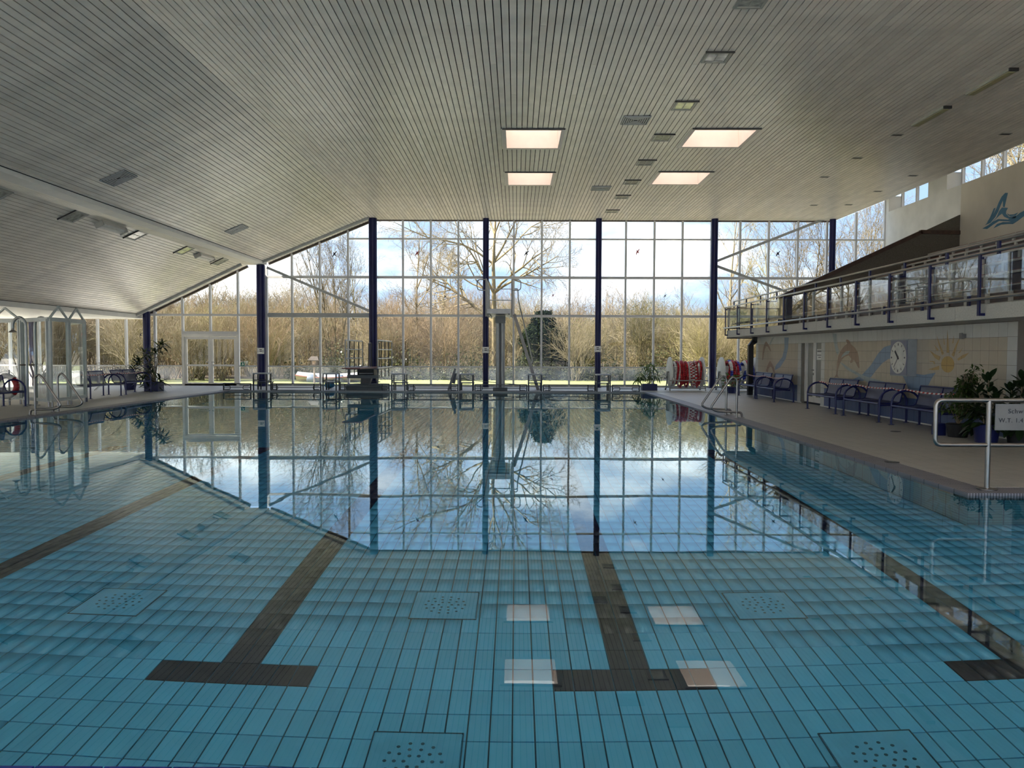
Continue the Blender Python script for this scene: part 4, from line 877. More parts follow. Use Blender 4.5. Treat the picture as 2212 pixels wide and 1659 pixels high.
# ---- navy mesh benches
MESHB = bpy.data.materials.new('bench_mesh'); MESHB.use_nodes = True; t = MESHB.node_tree; pb = t.nodes['Principled BSDF']; pb.inputs['Base Color'].default_value = (.03, .035, .10, 1); pb.inputs['Roughness'].default_value = .4
c_ = t.nodes.new('ShaderNodeTexCoord'); v_ = t.nodes.new('ShaderNodeTexNoise'); v_.inputs['Scale'].default_value = 90; mr_ = t.nodes.new('ShaderNodeMapRange'); mr_.inputs['To Min'].default_value = .74; mr_.inputs['To Max'].default_value = .92
t.links.new(c_.outputs['Object'], v_.inputs['Vector']); t.links.new(v_.outputs['Fac'], mr_.inputs['Value']); t.links.new(mr_.outputs[0], pb.inputs['Alpha'])
def bench(label, xf, y0, y1, s, group):
    """s=+1 faces the pool from the right side (back towards +X)"""
    t_ = thing('bench', label, 'bench', (xf+s*.28, (y0+y1)/2, ZD), group); X = lambda v: xf+s*v
    prof = [(.0, .405), (.02, .425), (.25, .415), (.40, .415), (.455, .45), (.50, .62), (.54, .80), (.56, .82)]
    m = MB(); n = 2
    vs = [(X(a), y, b) for y in (y0+.06, y1-.06) for a, b in prof]; k = len(prof); m.add(vs, [(i, i+1, k+i+1, k+i) for i in range(k-1)]); part(t_, 'mesh_seat', m, MESHB, True)
    part(t_, 'front_edge', MB().tube([(X(.0), y0+.03, .41), (X(0), y1-.03, .41)], .022, 8), BENCHB, True); part(t_, 'back_edge', MB().tube([(X(.55), y0+.05, .815), (X(.55), y1-.05, .815)], .016, 8), BENCHB, True)
    for y in (y0+.06, y1-.06, (y0+y1)/2): part(t_, 'back_rib', MB().tube([(X(a), y, b) for a, b in prof[1:]], .014, 6), BENCHB, True)
    part(t_, 'rear_beam', MB().box(min(X(.36), X(.46)), max(X(.36), X(.46)), y0+.03, y1-.03, .36, .40), BENCHB)
    for y in (y0, y1):
        a = [Vector((X(0), y, ZD)), Vector((X(0), y, .46))]+[Vector((X(.28)-s*.28*math.cos(q), y, .46+.25*math.sin(q))) for q in [math.pi*i/10 for i in range(1, 10)]]+[Vector((X(.56), y, .46)), Vector((X(.56), y, ZD))]
        part(t_, 'arm_leg', MB().tube(a, .022, 8), BENCHB, True); part(t_, 'seat_bracket', MB().box(min(X(0), X(.46)), max(X(0), X(.46)), y-.012, y+.012, .37, .40), BENCHB)
        for v in (0, .56): part(t_, 'foot', MB().box(X(v)-.05, X(v)+.05, y-.03, y+.03, ZD, ZD+.008), BENCHB)
GR = 'navy mesh benches along the tiled wall'
bench('navy mesh bench nearest the black post by the far window', 7.44, 24.0, 25.7, 1, GR); bench('navy mesh bench just beyond the glazed door in the tiled wall', 7.44, 22.2, 23.8, 1, GR)
bench('navy mesh bench partly in front of the glazed door', 7.46, 17.97, 19.7, 1, GR); bench('navy mesh bench below the left dolphin and wall clock', 7.48, 15.86, 17.57, 1, GR); bench('navy mesh bench partly hidden by the weeping fig', 7.48, 13.6, 15.34, 1, GR)
GL = 'navy benches on the left deck'
bench('navy bench at the left picture edge with the lifebuoy behind it', -12.5, 17.8, 19.5, -1, GL); bench('navy bench just right of the glass shower cabin', -12.53, 22.55, 24.3, -1, GL); bench('navy bench beside the large potted dracaena', -12.6, 24.75, 26.45, -1, GL)
# striped barrier tape
TAPE = bpy.data.materials.new('barrier_tape'); TAPE.use_nodes = True; t = TAPE.node_tree; pb = t.nodes['Principled BSDF']; c_ = t.nodes.new('ShaderNodeTexCoord'); wv = t.nodes.new('ShaderNodeTexWave'); wv.bands_direction = 'DIAGONAL'; wv.inputs['Scale'].default_value = 4.5; rp = t.nodes.new('ShaderNodeValToRGB'); rp.color_ramp.interpolation = 'CONSTANT'; rp.color_ramp.elements[1].position = .5
rp.color_ramp.elements[0].color = (.40, .04, .04, 1); rp.color_ramp.elements[1].color = (.72, .68, .64, 1); t.links.new(c_.outputs['Object'], wv.inputs['Vector']); t.links.new(wv.outputs['Fac'], rp.inputs['Fac']); t.links.new(rp.outputs['Color'], pb.inputs['Base Color'])
def tape(label, pts):
    m = MB(); P = []
    for a, b in zip(pts, pts[1:]):
        for k in range(8):
            f = k/8; q = Vector(a).lerp(Vector(b), f); q.z -= .03*math.sin(math.pi*f); P.append(q)
    P.append(Vector(pts[-1])); tw = [(.5*math.sin(i*.7)) for i in range(len(P))]
    vs = [(p.x+.02*math.sin(t__), p.y, p.z+d*.015*math.cos(t__)) for p, t__ in zip(P, tw) for d in (-1, 1)]; m.add(vs, [(2*i, 2*i+1, 2*i+3, 2*i+2) for i in range(len(P)-1)]); m.add([(x+.002, y, z) for x, y, z in vs], [(2*i, 2*i+2, 2*i+3, 2*i+1) for i in range(len(P)-1)])
    solid('barrier_tape', m, TAPE, label, 'tape', 'barrier tapes across the benches')
tape('red and white barrier tape across the two far benches', [(7.72, 25.7, .735), (7.72, 24.0, .735), (7.72, 22.2, .735)])
tape('red and white barrier tape across the three near benches', [(7.74, 19.7, .735), (7.74, 17.97, .735), (7.76, 17.57, .735), (7.76, 15.86, .735), (7.76, 15.34, .735), (7.76, 13.6, .735)])
tape('red and white barrier tape across the left deck benches', [(-12.81, 22.55, .735), (-12.81, 24.3, .735), (-12.88, 24.75, .735), (-12.88, 26.45, .735)])

# ---- wall clock
cy0, cy1, cz0, cz1, cx = 15.78, 16.50, .985, 1.745, 8.0
t_ = thing('wall_clock', 'square grey box clock with a round white dial on the mural wall', 'clock', (cx+.1, 16.14, cz0))
part(t_, 'case', MB().box(cx, XT-.005, cy0, cy1, cz0, cz1), mat('clock_case', (.33, .37, .40), .4, .3)); part(t_, 'front', MB().box(cx-.012, cx, cy0+.02, cy1-.02, cz0+.02, cz1-.02), mat('clock_front', (.22, .235, .32), .3))
ccy, ccz = 16.14, 1.365; part(t_, 'dial', MB().lathe((cx-.018, ccy, ccz), [(.335, 0), (.335, .004), (.32, .006)], 40, 'X'), mat('clock_dial', (.70, .70, .64), .3, var=.12, scale=7))
for k in range(12):
    a = 2*math.pi*k/12; r0, r1 = .25, .30; d_ = Vector((0, -math.sin(a), math.cos(a))); c0 = Vector((cx-.021, ccy, ccz)); part(t_, 'hour_mark', MB().bar(c0+d_*r0, c0+d_*r1, .034 if k % 3 == 0 else .016, .004, (1, 0, 0)), mat('mark_grey', (.16, .16, .16), .5))
c0 = Vector((cx-.024, ccy, ccz)); dh = Vector((0, math.sin(.75), math.cos(.75))); dm_ = Vector((0, math.sin(2.45), math.cos(2.45)))
part(t_, 'hour_hand', MB().bar(c0-dh*.04, c0+dh*.19, .045, .005, (1, 0, 0)), INK); part(t_, 'minute_hand', MB().bar(c0-dm_*.04, c0+dm_*.27, .018, .005, (1, 0, 0)), mat('hand_grey', (.25, .25, .25), .4)); part(t_, 'hub', MB().lathe((cx-.03, ccy, ccz), [(.022, 0), (.022, .008)], 14, 'X'), INK)
solid('alarm_horn', MB().box(XT-.07, XT-.003, 14.07, 14.14, 1.74, 1.81).box(XT-.09, XT-.07, 14.06, 14.15, 1.72, 1.83), mat('horn_grey', (.24, .245, .24), .5), 'small grey horn fixed to the top of the tiled wall beside the clock', 'horn')

# ---- steel barrier with depth sign
ry = 8.07; rx0 = 4.40; rx1 = 7.4
t_ = thing('barrier_rail', 'brushed steel barrier rail with rounded end at the pool corner', 'railing', (4.95, ry, ZD))
part(t_, 'loop', MB().tube(fillet([(rx1, ry, .965), (rx0, ry, .965), (rx0, ry, .495), (rx1, ry, .495)], .07, 6), .023, 12), STEEL, True)
for x in (4.955, 6.9): part(t_, 'post', MB().tube([(x, ry, ZD), (x, ry, .96)], .026, 12), STEEL, True); part(t_, 'foot_plate', MB().lathe((x, ry, ZD), [(.10, 0), (.10, .008), (.06, .014)], 18), STEEL, True)
sg = thing('depth_sign', 'grey depth sign reading Schwimmer hung inside the steel barrier', 'sign', (5.5, ry, .65)); sx0_, sx1_ = 4.995, 6.12
part(sg, 'plate', MB().box(sx0_, sx1_, ry-.045, ry-.037, .655, .93), mat('sign_plate', (.20, .20, .195), .55, var=.08)); part(sg, 'clip', MB().box(5.3, 5.34, ry-.04, ry+.03, .925, .97), STEEL); part(sg, 'clip', MB().box(5.85, 5.89, ry-.04, ry+.03, .925, .97), STEEL)
def text(parent, body, x, z, size, name, mt):
    cu = bpy.data.curves.new(name, 'FONT'); cu.body = body; cu.size = size; cu.extrude = .001; cu.space_character = 1.12
    to = bpy.data.objects.new(name, cu); COL.objects.link(to); dg = bpy.context.evaluated_depsgraph_get(); me = bpy.data.meshes.new_from_object(to.evaluated_get(dg)); bpy.data.objects.remove(to); me.materials.clear(); me.materials.append(mt)
    me.transform(Matrix.Rotation(math.pi/2, 4, 'X')); g = ORG[parent]; me.transform(Matrix.Translation(Vector((x, ry-.047, z))-g)); link(name, me, parent)
text(sg, 'Schwimmer', 5.125, .832, .068, 'lettering', INK); text(sg, 'W.T. 1.45 m', 5.03, .738, .064, 'lettering', INK)

# ---- lifebuoy, shower cabin, shower pipes
lb_c = Vector((-13.15, 19.75, .53)); t_ = thing('lifebuoy', 'red and white lifebuoy hanging behind the left bench', 'lifebuoy', (lb_c.x, lb_c.y, .2))
N = 32; m = MB(); pts = [lb_c+Vector((.265*math.cos(2*math.pi*a/N), 0, .265*math.sin(2*math.pi*a/N))) for a in range(N)]
for a in range(N): m.tube([pts[a], pts[(a+1) % N]], .068, 10, False, [0, 1, 0, 1][(a+4)//8 % 4])
part(t_, 'ring', m, [RED, WHITEP], True); m = MB()
for k in range(4):
    a0 = math.pi/4+k*math.pi/2; q = [lb_c+Vector(((.345+.05*math.sin(math.pi*f/6))*math.cos(a0+f/6*math.pi/2), 0, (.345+.05*math.sin(math.pi*f/6))*math.sin(a0+f/6*math.pi/2))) for f in range(7)]; m.tube(q, .008, 5)
part(t_, 'rope', m, CARD, True); part(t_, 'holder_post', MB().tube([(lb_c.x, lb_c.y+.12, ZD), (lb_c.x, lb_c.y+.12, .95)], .025, 8), STEEL, True); part(t_, 'holder_hook', MB().tube([(lb_c.x, lb_c.y+.12, .74), (lb_c.x, lb_c.y-.02, .75)], .012, 6), STEEL, True)
FRM = mat('shower_frame', (.46, .50, .48), .4)
t_ = thing('shower_cabin', 'white framed glass shower cabin with zigzag gables on the left deck', 'shower cabin', (-12.8, 21.0, ZD))
def base(px, py): return at(px, py, Z=ZD)
cabin = [(-95, 872, -20, 1), (-20, 872, 49, 1), (49, 877, 109, 0), (109, 879, 151, 2), (151, 874, 187, 2)]
nodes = [base(-95, 868), base(-18, 870), base(49, 873), base(109, 879), base(151, 874), base(186, 868)]
zb, zt = .19, 2.24
for k, (a, b) in enumerate(zip(nodes, nodes[1:])):
    d = (b-a).normalized(); off = Vector((0, 0, 0)); z0 = Vector((0,0,zb-ZD)); z1 = Vector((0,0,zt-ZD)); pw = .11 if k in (1, 2) else .075
    f = part(t_, 'panel_frame', MB().bar(a+z1, b+z1, .06, .10), FRM); part(f, 'bottom_rail', MB().bar(a+z0, b+z0, .06, .08), FRM)
    g = MB(); ia, ib = a+d*pw, b-d*pw; g.add([ia+z0, ib+z0, ib+z1, ia+z1], [(0,1,2,3)]); part(f, 'glass_panel', g, SHOWERG)
    part(f, 'stile', MB().bar(a+d*pw/2+z0, a+d*pw/2+z1, pw, .06, d), FRM); part(f, 'stile', MB().bar(b-d*pw/2+z0, b-d*pw/2+z1, pw, .06, d), FRM)
    if k != 2:
        ap = (a+b)/2+Vector((0,0,zt-ZD+.34)); part(f, 'gable_bar', MB().bar(a+z1, ap, .04, .045), FRM); part(f, 'gable_bar', MB().bar(ap, b+z1, .04, .045), FRM)
    part(f, 'foot', MB().tube([a+d*.08, a+d*.08+z0], .025, 8), STEEL, True); part(f, 'foot', MB().tube([b-d*.08, b-d*.08+z0], .025, 8), STEEL, True)
bk = nodes[-1]+Vector((-.9, .75, 0)); a, b = nodes[-1], bk; f = part(t_, 'return_frame', MB().bar(a+Vector((0,0,zt-ZD)), b+Vector((0,0,zt-ZD)), .06, .10), FRM); part(f, 'bottom_rail', MB().bar(a+Vector((0,0,zb-ZD)), b+Vector((0,0,zb-ZD)), .06, .08), FRM)
part(f, 'stile', MB().bar(b+Vector((0,0,0)), b+Vector((0,0,zt-ZD)), .09, .06, (1,0,0)), FRM); part(f, 'stile', MB().box(a.x-.02, a.x+.03, a.y-.03, a.y+.03, ZD, zt), mat('dark_stile', (.10, .11, .16), .4)); g = MB(); g.add([a+Vector((0,0,.2)), b+Vector((0,0,.2)), b+Vector((0,0,zt-ZD)), a+Vector((0,0,zt-ZD))], [(0,1,2,3)]); part(f, 'glass_panel', g, SHOWERG)
for px, lb, yy in ((66, 'left gooseneck shower pipe at the glass cabin', 875), (85, 'right gooseneck shower pipe at the glass cabin', 875)):
    p = base(px, yy)+Vector((0, -.12, 0)); s_ = thing('shower', lb, 'shower', p, 'gooseneck showers'); z = 2.05; gs = 1 if px < 70 else -1
    part(s_, 'pipe', MB().tube([p, p+Vector((0,0,z))]+[p+Vector((gs*(-.17+.17*math.cos(q)), .0, z+.22*math.sin(q))) for q in [math.pi*i/10 for i in range(1, 11)]]+[p+Vector((gs*-.34, 0, z-.06))], .038, 10), mat('shower_pipe', (.34, .36, .35), .35, .5), True)
    part(s_, 'head', MB().lathe(p+Vector((gs*-.34, 0, z-.17)), [(.10, 0), (.09, .03), (.04, .06), (.03, .11)], 14), STEEL, True); part(s_, 'valve', MB().tube([p+Vector((0, -.03, 1.05)), p+Vector((-.14, -.05, 1.05))], .02, 8), STEEL, True); part(s_, 'foot_flange', MB().lathe(p, [(.09, 0), (.09, .02), (.05, .03)], 14), STEEL, True)

# ---- plants
def leafmat(name, col, col2, rough=.4, tr=.25):
    m = mat(name, col, rough, var=.2, scale=5, col2=col2, spec=.2); b = m.node_tree.nodes['Principled BSDF']; t = m.node_tree
    o = [n for n in t.nodes if n.type == 'OUTPUT_MATERIAL'][0]; tl = t.nodes.new('ShaderNodeBsdfTranslucent'); mx_ = t.nodes.new('ShaderNodeMixShader'); mx_.inputs[0].default_value = tr
    src = b.inputs['Base Color'].links[0].from_socket; t.links.new(src, tl.inputs['Color']); t.links.new(b.outputs[0], mx_.inputs[1]); t.links.new(tl.outputs[0], mx_.inputs[2]); t.links.new(mx_.outputs[0], o.inputs['Surface']); return m
LF1 = leafmat('leaf_mid_green', (.13, .20, .045), (.05, .10, .02)); LF2 = leafmat('leaf_dark_green', (.022, .045, .015), (.010, .022, .008), .3, .1); LF3 = leafmat('leaf_fig_green', (.07, .115, .025), (.03, .055, .012)); LF4 = leafmat('leaf_palm_green', (.11, .15, .05), (.05, .08, .03))
STEMM = mat('plant_stem', (.20, .15, .09), .7); POT = mat('navy_planter', (.008, .013, .085), .4); SOIL = mat('soil', (.03, .022, .015), .95)
def leafmesh(name, L_, w, mt, droop=.25, fold=.15, n=4):
    m = MB(); vs = []
    for i in range(n+1):
        f = i/n; ww = w*math.sin(math.pi*min(.97, .06+f*.92))**.8; z = -droop*L_*f*f
        vs += [(-ww, f*L_, z+fold*ww), (0, f*L_, z), (ww, f*L_, z+fold*ww)]
    fs = []
    for i in range(n):
        for k in (0, 1): a = i*3+k; fs.append((a, a+1, a+4, a+3))
    m.add(vs, fs); return mesh(name, m, mt)
def leafmatx(p, d, roll=0., s=1.):
    d = Vector(d).normalized(); up = Vector((0,0,1)) if abs(d.z) < .97 else Vector((1,0,0)); x = d.cross(up).normalized(); z = x.cross(d).normalized()
    M = Matrix(((x.x, d.x, z.x, p[0]), (x.y, d.y, z.y, p[1]), (x.z, d.z, z.z, p[2]), (0,0,0,1))); return M @ Matrix.Rotation(roll, 4, 'Y') @ Matrix.Scale(s, 4)
def addleaf(parent, me, p, d, roll=0., s=1., name='leaf'):
    o = link(name, me, parent); o.matrix_local = Matrix.Translation(-ORG[parent]) @ leafmatx(p, d, roll, s); return o
def planter(t_, x, y, w, d, h):
    m = MB(); m.box(x-w, x+w, y-d, y-d+.03, ZD, ZD+h); m.box(x-w, x+w, y+d-.03, y+d, ZD, ZD+h); m.box(x-w, x-w+.03, y-d+.03, y+d-.03, ZD, ZD+h); m.box(x+w-.03, x+w, y-d+.03, y+d-.03, ZD, ZD+h); m.box(x-w+.03, x+w-.03, y-d+.03, y+d-.03, ZD, ZD+.02); part(t_, 'planter', m, POT); part(t_, 'soil', MB().box(x-w+.03, x+w-.03, y-d+.03, y+d-.03, ZD+h-.08, ZD+h-.04), SOIL)
def dirn(az, el): return Vector((math.cos(az)*math.cos(el), math.sin(az)*math.cos(el), math.sin(el)))
# narrow-leaved plant in a square planter by the reel
rr = random.Random(5); x, y = 5.02, 29.1; t_ = thing('potted_plant', 'potted narrow-leaved plant in a square navy planter by the first reel', 'plant', (x, y, ZD)); planter(t_, x, y, .28, .22, .24); lm = leafmesh('leaf', .26, .022, LF1, .5, .1, 3)
for tip in ((-.30, -.05, .62), (.10, 0, .98), (.18, .1, .80), (-.1, .1, .9), (.30, -.1, .58), (-.42, 0, .48), (.05, -.1, .55)):
    q = Vector((x, y, ZD+.2)); e = Vector((x+tip[0], y+tip[1], ZD+tip[2])); part(t_, 'stem', MB().tube([q, q.lerp(e, .5)+Vector((0,0,.08)), e], .01, 5), STEMM)
    for k in range(16): addleaf(t_, lm, e+Vector((rr.uniform(-.1,.1), rr.uniform(-.1,.1), rr.uniform(-.12,.06))), dirn(rr.uniform(0, 6.28), rr.uniform(-.9, .5)), rr.uniform(-.5, .5), rr.uniform(.8, 1.25))
# broad-leaved plant by the black post
x, y = 7.62, 27.2; t_ = thing('potted_plant', 'bushy broad-leaved green plant on the deck beside the black post', 'plant', (x, y, ZD)); part(t_, 'pot', MB().lathe((x, y, ZD), [(.13, 0), (.17, .22), (.15, .22)], 16), POT, True); lm = leafmesh('leaf', .17, .05, LF1, .2)
for k in range(90):
    a, el, r = rr.uniform(0, 6.28), rr.uniform(-.6, 1.2), rr.uniform(.08, .34); addleaf(t_, lm, Vector((x, y, ZD+.36))+dirn(a, el)*r, dirn(a+rr.uniform(-.6,.6), el*.6), rr.uniform(-.6,.6), rr.uniform(.7, 1.1))
for k in range(5): part(t_, 'stem', MB().tube([(x, y, ZD+.18), (x+.15*math.cos(k*1.3), y+.15*math.sin(k*1.3), ZD+.5)], .01, 5), STEMM)
# weeping fig
x, y = 7.55, 13.15; t_ = thing('potted_plant', 'tall weeping fig with small leaves in front of the painted sun', 'plant', (x, y, ZD)); part(t_, 'pot', MB().lathe((x, y, ZD), [(.15, 0), (.19, .22), (.17, .23)], 16), BLACK, True); planter(t_, x-.16, y+.30, .07, .10, .21)
V = []; Q = []; stems = MB()
for k in range(26):
    a = rr.uniform(0, 6.28); sp = rr.uniform(.05, .36); hh = rr.uniform(.45, 1.12); e = Vector((x+.02+sp*math.cos(a)*1.05, y+sp*math.sin(a), ZD+hh))
    if k < 5: e = Vector((x+.12+.05*k, y+rr.uniform(-.1,.1), ZD+1.0+.055*k))
    mid = Vector((x, y, ZD+.2)).lerp(e, .6)+Vector((0,0,.12)); pl = [Vector((x, y, ZD+.2)), mid, e, e+Vector((.06*math.cos(a), .06*math.sin(a), -.12))]; stems.tube(pl, .007, 5)
    for j in range(46):
        f = rr.uniform(.35, 1); q = (pl[1].lerp(pl[2], (f-.35)/.65) if f > .4 else pl[0].lerp(pl[1], f/.4))+Vector((rr.uniform(-.09,.09), rr.uniform(-.09,.09), rr.uniform(-.16,.05)))
        M = leafmatx(q, dirn(rr.uniform(0, 6.28), rr.uniform(-1.2, .1)), rr.uniform(-1, 1), rr.uniform(.8, 1.3)); b = len(V); V += [M @ Vector(c) for c in ((0,0,0), (-.017,.032,0), (0,.08,-.012), (.017,.032,0))]; Q.append((b, b+1, b+2, b+3))
part(t_, 'trunk', stems, STEMM); g = ORG[t_]; o = link('foliage', bigmesh('foliage', [v-g for v in V], Q, LF3), t_); o['kind'] = 'stuff'
# rubber plants
lm = leafmesh('leaf', .20, .045, LF2, .12, .2)
for (x, y, lb, n) in ((7.55, 12.35, 'dark rubber plant with broad upright leaves behind the steel barrier post', 34), (7.95, 12.15, 'dark rubber plant with a crowded leaf crown behind the depth sign', 44)):
    t_ = thing('potted_plant', lb, 'plant', (x, y, ZD)); part(t_, 'pot', MB().lathe((x, y, ZD), [(.16, 0), (.20, .28), (.18, .29)], 16), POT if x < 7.9 else BLACK, True)
    for s in range(3):
        bx, by = x+.11*(s-1), y+.06*math.cos(s*2); top = ZD+(1.02 if s == 1 else .86-.05*s); part(t_, 'stem', MB().tube([(x+.03*(s-1), y, ZD+.25), (bx, by, top)], .012, 6), STEMM)
        for k in range(n//3+8):
            z = ZD+.35+(top-ZD-.35)*(k+1)/(n//3+8); a = k*2.4+s; addleaf(t_, lm, (bx, by, z), dirn(a, .15+.5*(k/(n//3))), rr.uniform(-.3,.3), rr.uniform(.85, 1.2))
    for k in range(46): a = rr.uniform(0, 6.28); addleaf(t_, lm, (x+rr.uniform(-.2,.2), y+rr.uniform(-.1,.1), ZD+rr.uniform(.25, .65)), dirn(a, rr.uniform(-.5, .5)), rr.uniform(-.5,.5), rr.uniform(.9, 1.3))
    for k in range(40): a = rr.uniform(0, 6.28); addleaf(t_, lm, (x+.20*math.cos(a), y+.20*math.sin(a), ZD+rr.uniform(.22, .5)), dirn(a, rr.uniform(-.9, -.1)), rr.uniform(-.5,.5), rr.uniform(.9, 1.3))
# dracaena and palm on the left
x, y = -12.75, 27.0; t_ = thing('potted_plant', 'large dracaena with tufts of long leaves in a navy planter, left deck', 'plant', (x, y, ZD)); planter(t_, x, y, .24, .24, .34); lm = leafmesh('leaf', .38, .032, LF2, .3, .1, 3); lmb = leafmesh('leaf', .38, .032, LF3, .3, .1, 3)
tufts = [((345, 745), 27.0), ((326, 768), 27.2), ((300, 775), 26.9), ((290, 795), 26.8), ((345, 815), 26.9), ((320, 800), 27.1), ((330, 790), 27.0), ((307, 812), 26.9), ((322, 835), 26.8), ((352, 738), 27.1), ((283, 805), 27.0), ((312, 760), 26.9), ((296, 785), 27.1), ((335, 752), 26.9), ((315, 822), 27.0), ((338, 828), 27.0)]
for (px, py), yy in tufts:
    e = at(px, py, Y=yy); part(t_, 'cane', MB().tube([(x, y, ZD+.3), Vector((x, y, ZD+.3)).lerp(e, .55)+Vector((0,0,.15)), e], .014, 6), STEMM)
    for k in range(22): addleaf(t_, lm if k % 3 else lmb, e+Vector((0,0,-.01*k)), dirn(k*2.4, rr.uniform(-.35, .95)), rr.uniform(-.3,.3), rr.uniform(.75, 1.15))
x, y = -14.1, 28.0; t_ = thing('potted_plant', 'arching palm with thin feathery fronds behind the left benches', 'plant', (x, y, ZD)); part(t_, 'pot', MB().lathe((x, y, ZD), [(.18, 0), (.24, .32), (.22, .33)], 16), POT, True); lm = leafmesh('leaflet', .22, .010, LF4, .4, .1, 2)
for k, (az, el, ln_) in enumerate(((2.9, 1.0, 1.9), (3.3, .75, 1.7), (.2, 1.1, 1.6), (2.6, 1.25, 2.0), (3.6, .5, 1.3), (5.2, .8, 1.2), (1.2, .9, 1.4), (4.3, 1.0, 1.5))):
    p = Vector((x, y, ZD+.3)); d = dirn(az, el); pl = [p.copy()]; N = 9
    for i in range(N): d = (d+Vector((0,0,-.16))).normalized(); p = p+d*(ln_/N); pl.append(p.copy())
    part(t_, 'frond_stem', MB().tube(pl, .008, 5), STEMM)
    for i in range(2, N+1):
        dd = (pl[i]-pl[i-1]).normalized(); s = dd.cross(Vector((0,0,1))).normalized()
        for f in (0, .5):
            q = pl[i-1].lerp(pl[i], f)
            for sg_ in (-1, 1): addleaf(t_, lm, q, dd*.55+s*sg_+Vector((0,0,-.15)), 0, 1.1-.5*i/N, 'leaflet')

# ================================================================== OUTDOORS
GRASS = mat('lawn_grass', (.19, .21, .065), .9, var=.3, scale=3, col2=(.14, .14, .05)); LITTER = mat('leaf_litter', (0.080, 0.058, 0.034), .95, var=.4, scale=2, col2=(0.040, 0.030, 0.018)); PAVE = mat('bounce_paving', (.60, .57, .52), .85, var=.15, scale=3)  # paving is pale so it bounces sun into the hall
zg = -.12
m = MB(); m.box(-160, 160, 36.6, 43.5, zg-.3, zg); struct('ground_lawn', m, GRASS)
m = MB(); m.box(-160, 160, YW+.1, 36.6, zg-.3, zg); struct('ground_bounce_terrace', m, PAVE)  # terrace added outside the glass to throw sun up onto the ceiling
m = MB(); m.box(-160, LX-.1, YB-60, YW+.1, zg-.3, zg); m.box(XS+1.7, 160, YB-60, YW+.1, zg-.3, zg); m.box(LX-.1, XS+1.7, YB-60, YB-.2, zg-.3, zg); struct('ground_paving', m, PAVE)
# woodland floor rising gently away from the lawn
V = []; Q = []; gx = np.linspace(-170, 170, 60); gy = np.concatenate([np.linspace(43.4, 90, 22), np.linspace(95, 190, 12)])
for j, y in enumerate(gy):
    for i, x in enumerate(gx): V.append((x, y, zg+(.0 if j == 0 else .12*nrs.rand())+max(0, (y-50))*.035+.3*math.sin(x*.11)*(j > 3)))
n_ = len(gx)
for j in range(len(gy)-1):
    for i in range(n_-1): Q.append((j*n_+i, j*n_+i+1, (j+1)*n_+i+1, (j+1)*n_+i))
o = link('ground_woodland', bigmesh('ground_woodland', V, Q, LITTER)); o['kind'] = 'structure'
def gz(y): return zg+max(0, y-50)*.035

def segmesh(name, S, mt, sides=3):
    """tapered twigs: rows of p0(3) p1(3) r0 r1"""
    S = np.asarray(S, np.float64); a, b = S[:, :3], S[:, 3:6]; d = b-a; d /= np.linalg.norm(d, axis=1)[:, None]+1e-9
    ref = np.where(np.abs(d[:, 2:3]) < .9, np.array([[0, 0, 1.]]), np.array([[1., 0, 0]])); u = np.cross(d, ref); u /= np.linalg.norm(u, axis=1)[:, None]; w = np.cross(d, u); n = len(S); V = np.zeros((n, 2*sides, 3)); 
    for k in range(sides):
        an = 2*math.pi*k/sides; o_ = u*math.cos(an)+w*math.sin(an); V[:, k] = a+o_*S[:, 6:7]; V[:, sides+k] = b+o_*S[:, 7:8]
    base_ = np.arange(n)[:, None]*2*sides; Q = np.concatenate([base_+np.array([[k, (k+1) % sides, sides+(k+1) % sides, sides+k]]) for k in range(sides)], 0)
    return bigmesh(name, V.reshape(-1, 3), Q, mt)
def grow(S, rg, p, d, L_, r, lv, mx_, par):
    n = par['seg'][lv]; st = L_/n; d = np.array(d, float); p = np.array(p, float)
    for i in range(n):
        d = d+rg.normal(0, par['jit'][lv], 3); d[2] += par['up'][lv]; d /= np.linalg.norm(d); q = p+d*st; r1 = max(.004, r*(1-.75*(i+1)/n)) if lv else max(.01, r*(1-.8*(i+1)/n)); r0 = max(.004, r*(1-.75*i/n)) if lv else r*(1-.8*i/n)
        S.append((*p, *q, r0, r1)); p = q
        if lv < mx_ and i >= par['skip'][lv]:
            for c in range(par['kid'][lv]):
                az = rg.uniform(0, 6.283); sp = rg.normal(par['spr'][lv], .15); o_ = np.cross(d, [math.cos(az), math.sin(az), .3]); o_ /= np.linalg.norm(o_)+1e-6; nd = d*math.cos(sp)+o_*math.sin(sp)
                grow(S, rg, p, nd, L_*par['rat'][lv]*(1-.45*i/n)*rg.uniform(.75, 1.2), r1*.62+.002, lv+1, mx_, par)
BARK = mat('bark_straw', (0.205, 0.158, 0.08), .85, var=.3, scale=1.2, col2=(0.11, 0.086, 0.048)); BARKG = mat('bark_greenish', (0.198, 0.168, 0.066), .85, var=.3, scale=1.0, col2=(0.118, 0.1, 0.042)); BARKR = mat('bark_reddish', (0.222, 0.155, 0.088), .85, var=.3, scale=1.0, col2=(0.14, 0.094, 0.056)); BARKP = mat('bark_pale', (0.285, 0.235, 0.148), .85, var=.25, scale=1.0, col2=(0.19, 0.15, 0.092))
for b_ in (BARK, BARKG, BARKR, BARKP): add_objvar(b_, .18)
oak = dict(seg=[6, 6, 5, 4, 3], jit=[.05, .12, .16, .2, .25], up=[.03, .02, .02, .02, .0], skip=[1, 1, 1, 0, 9], kid=[3, 2, 2, 2, 0], spr=[.8, .7, .7, .7, .6], rat=[.72, .55, .5, .5, .5])
slim = dict(seg=[8, 5, 4, 3], jit=[.04, .10, .15, .2], up=[.06, .08, .06, .02], skip=[2, 1, 0, 9], kid=[2, 2, 2, 0], spr=[.55, .55, .6, .6], rat=[.42, .5, .55, .5])
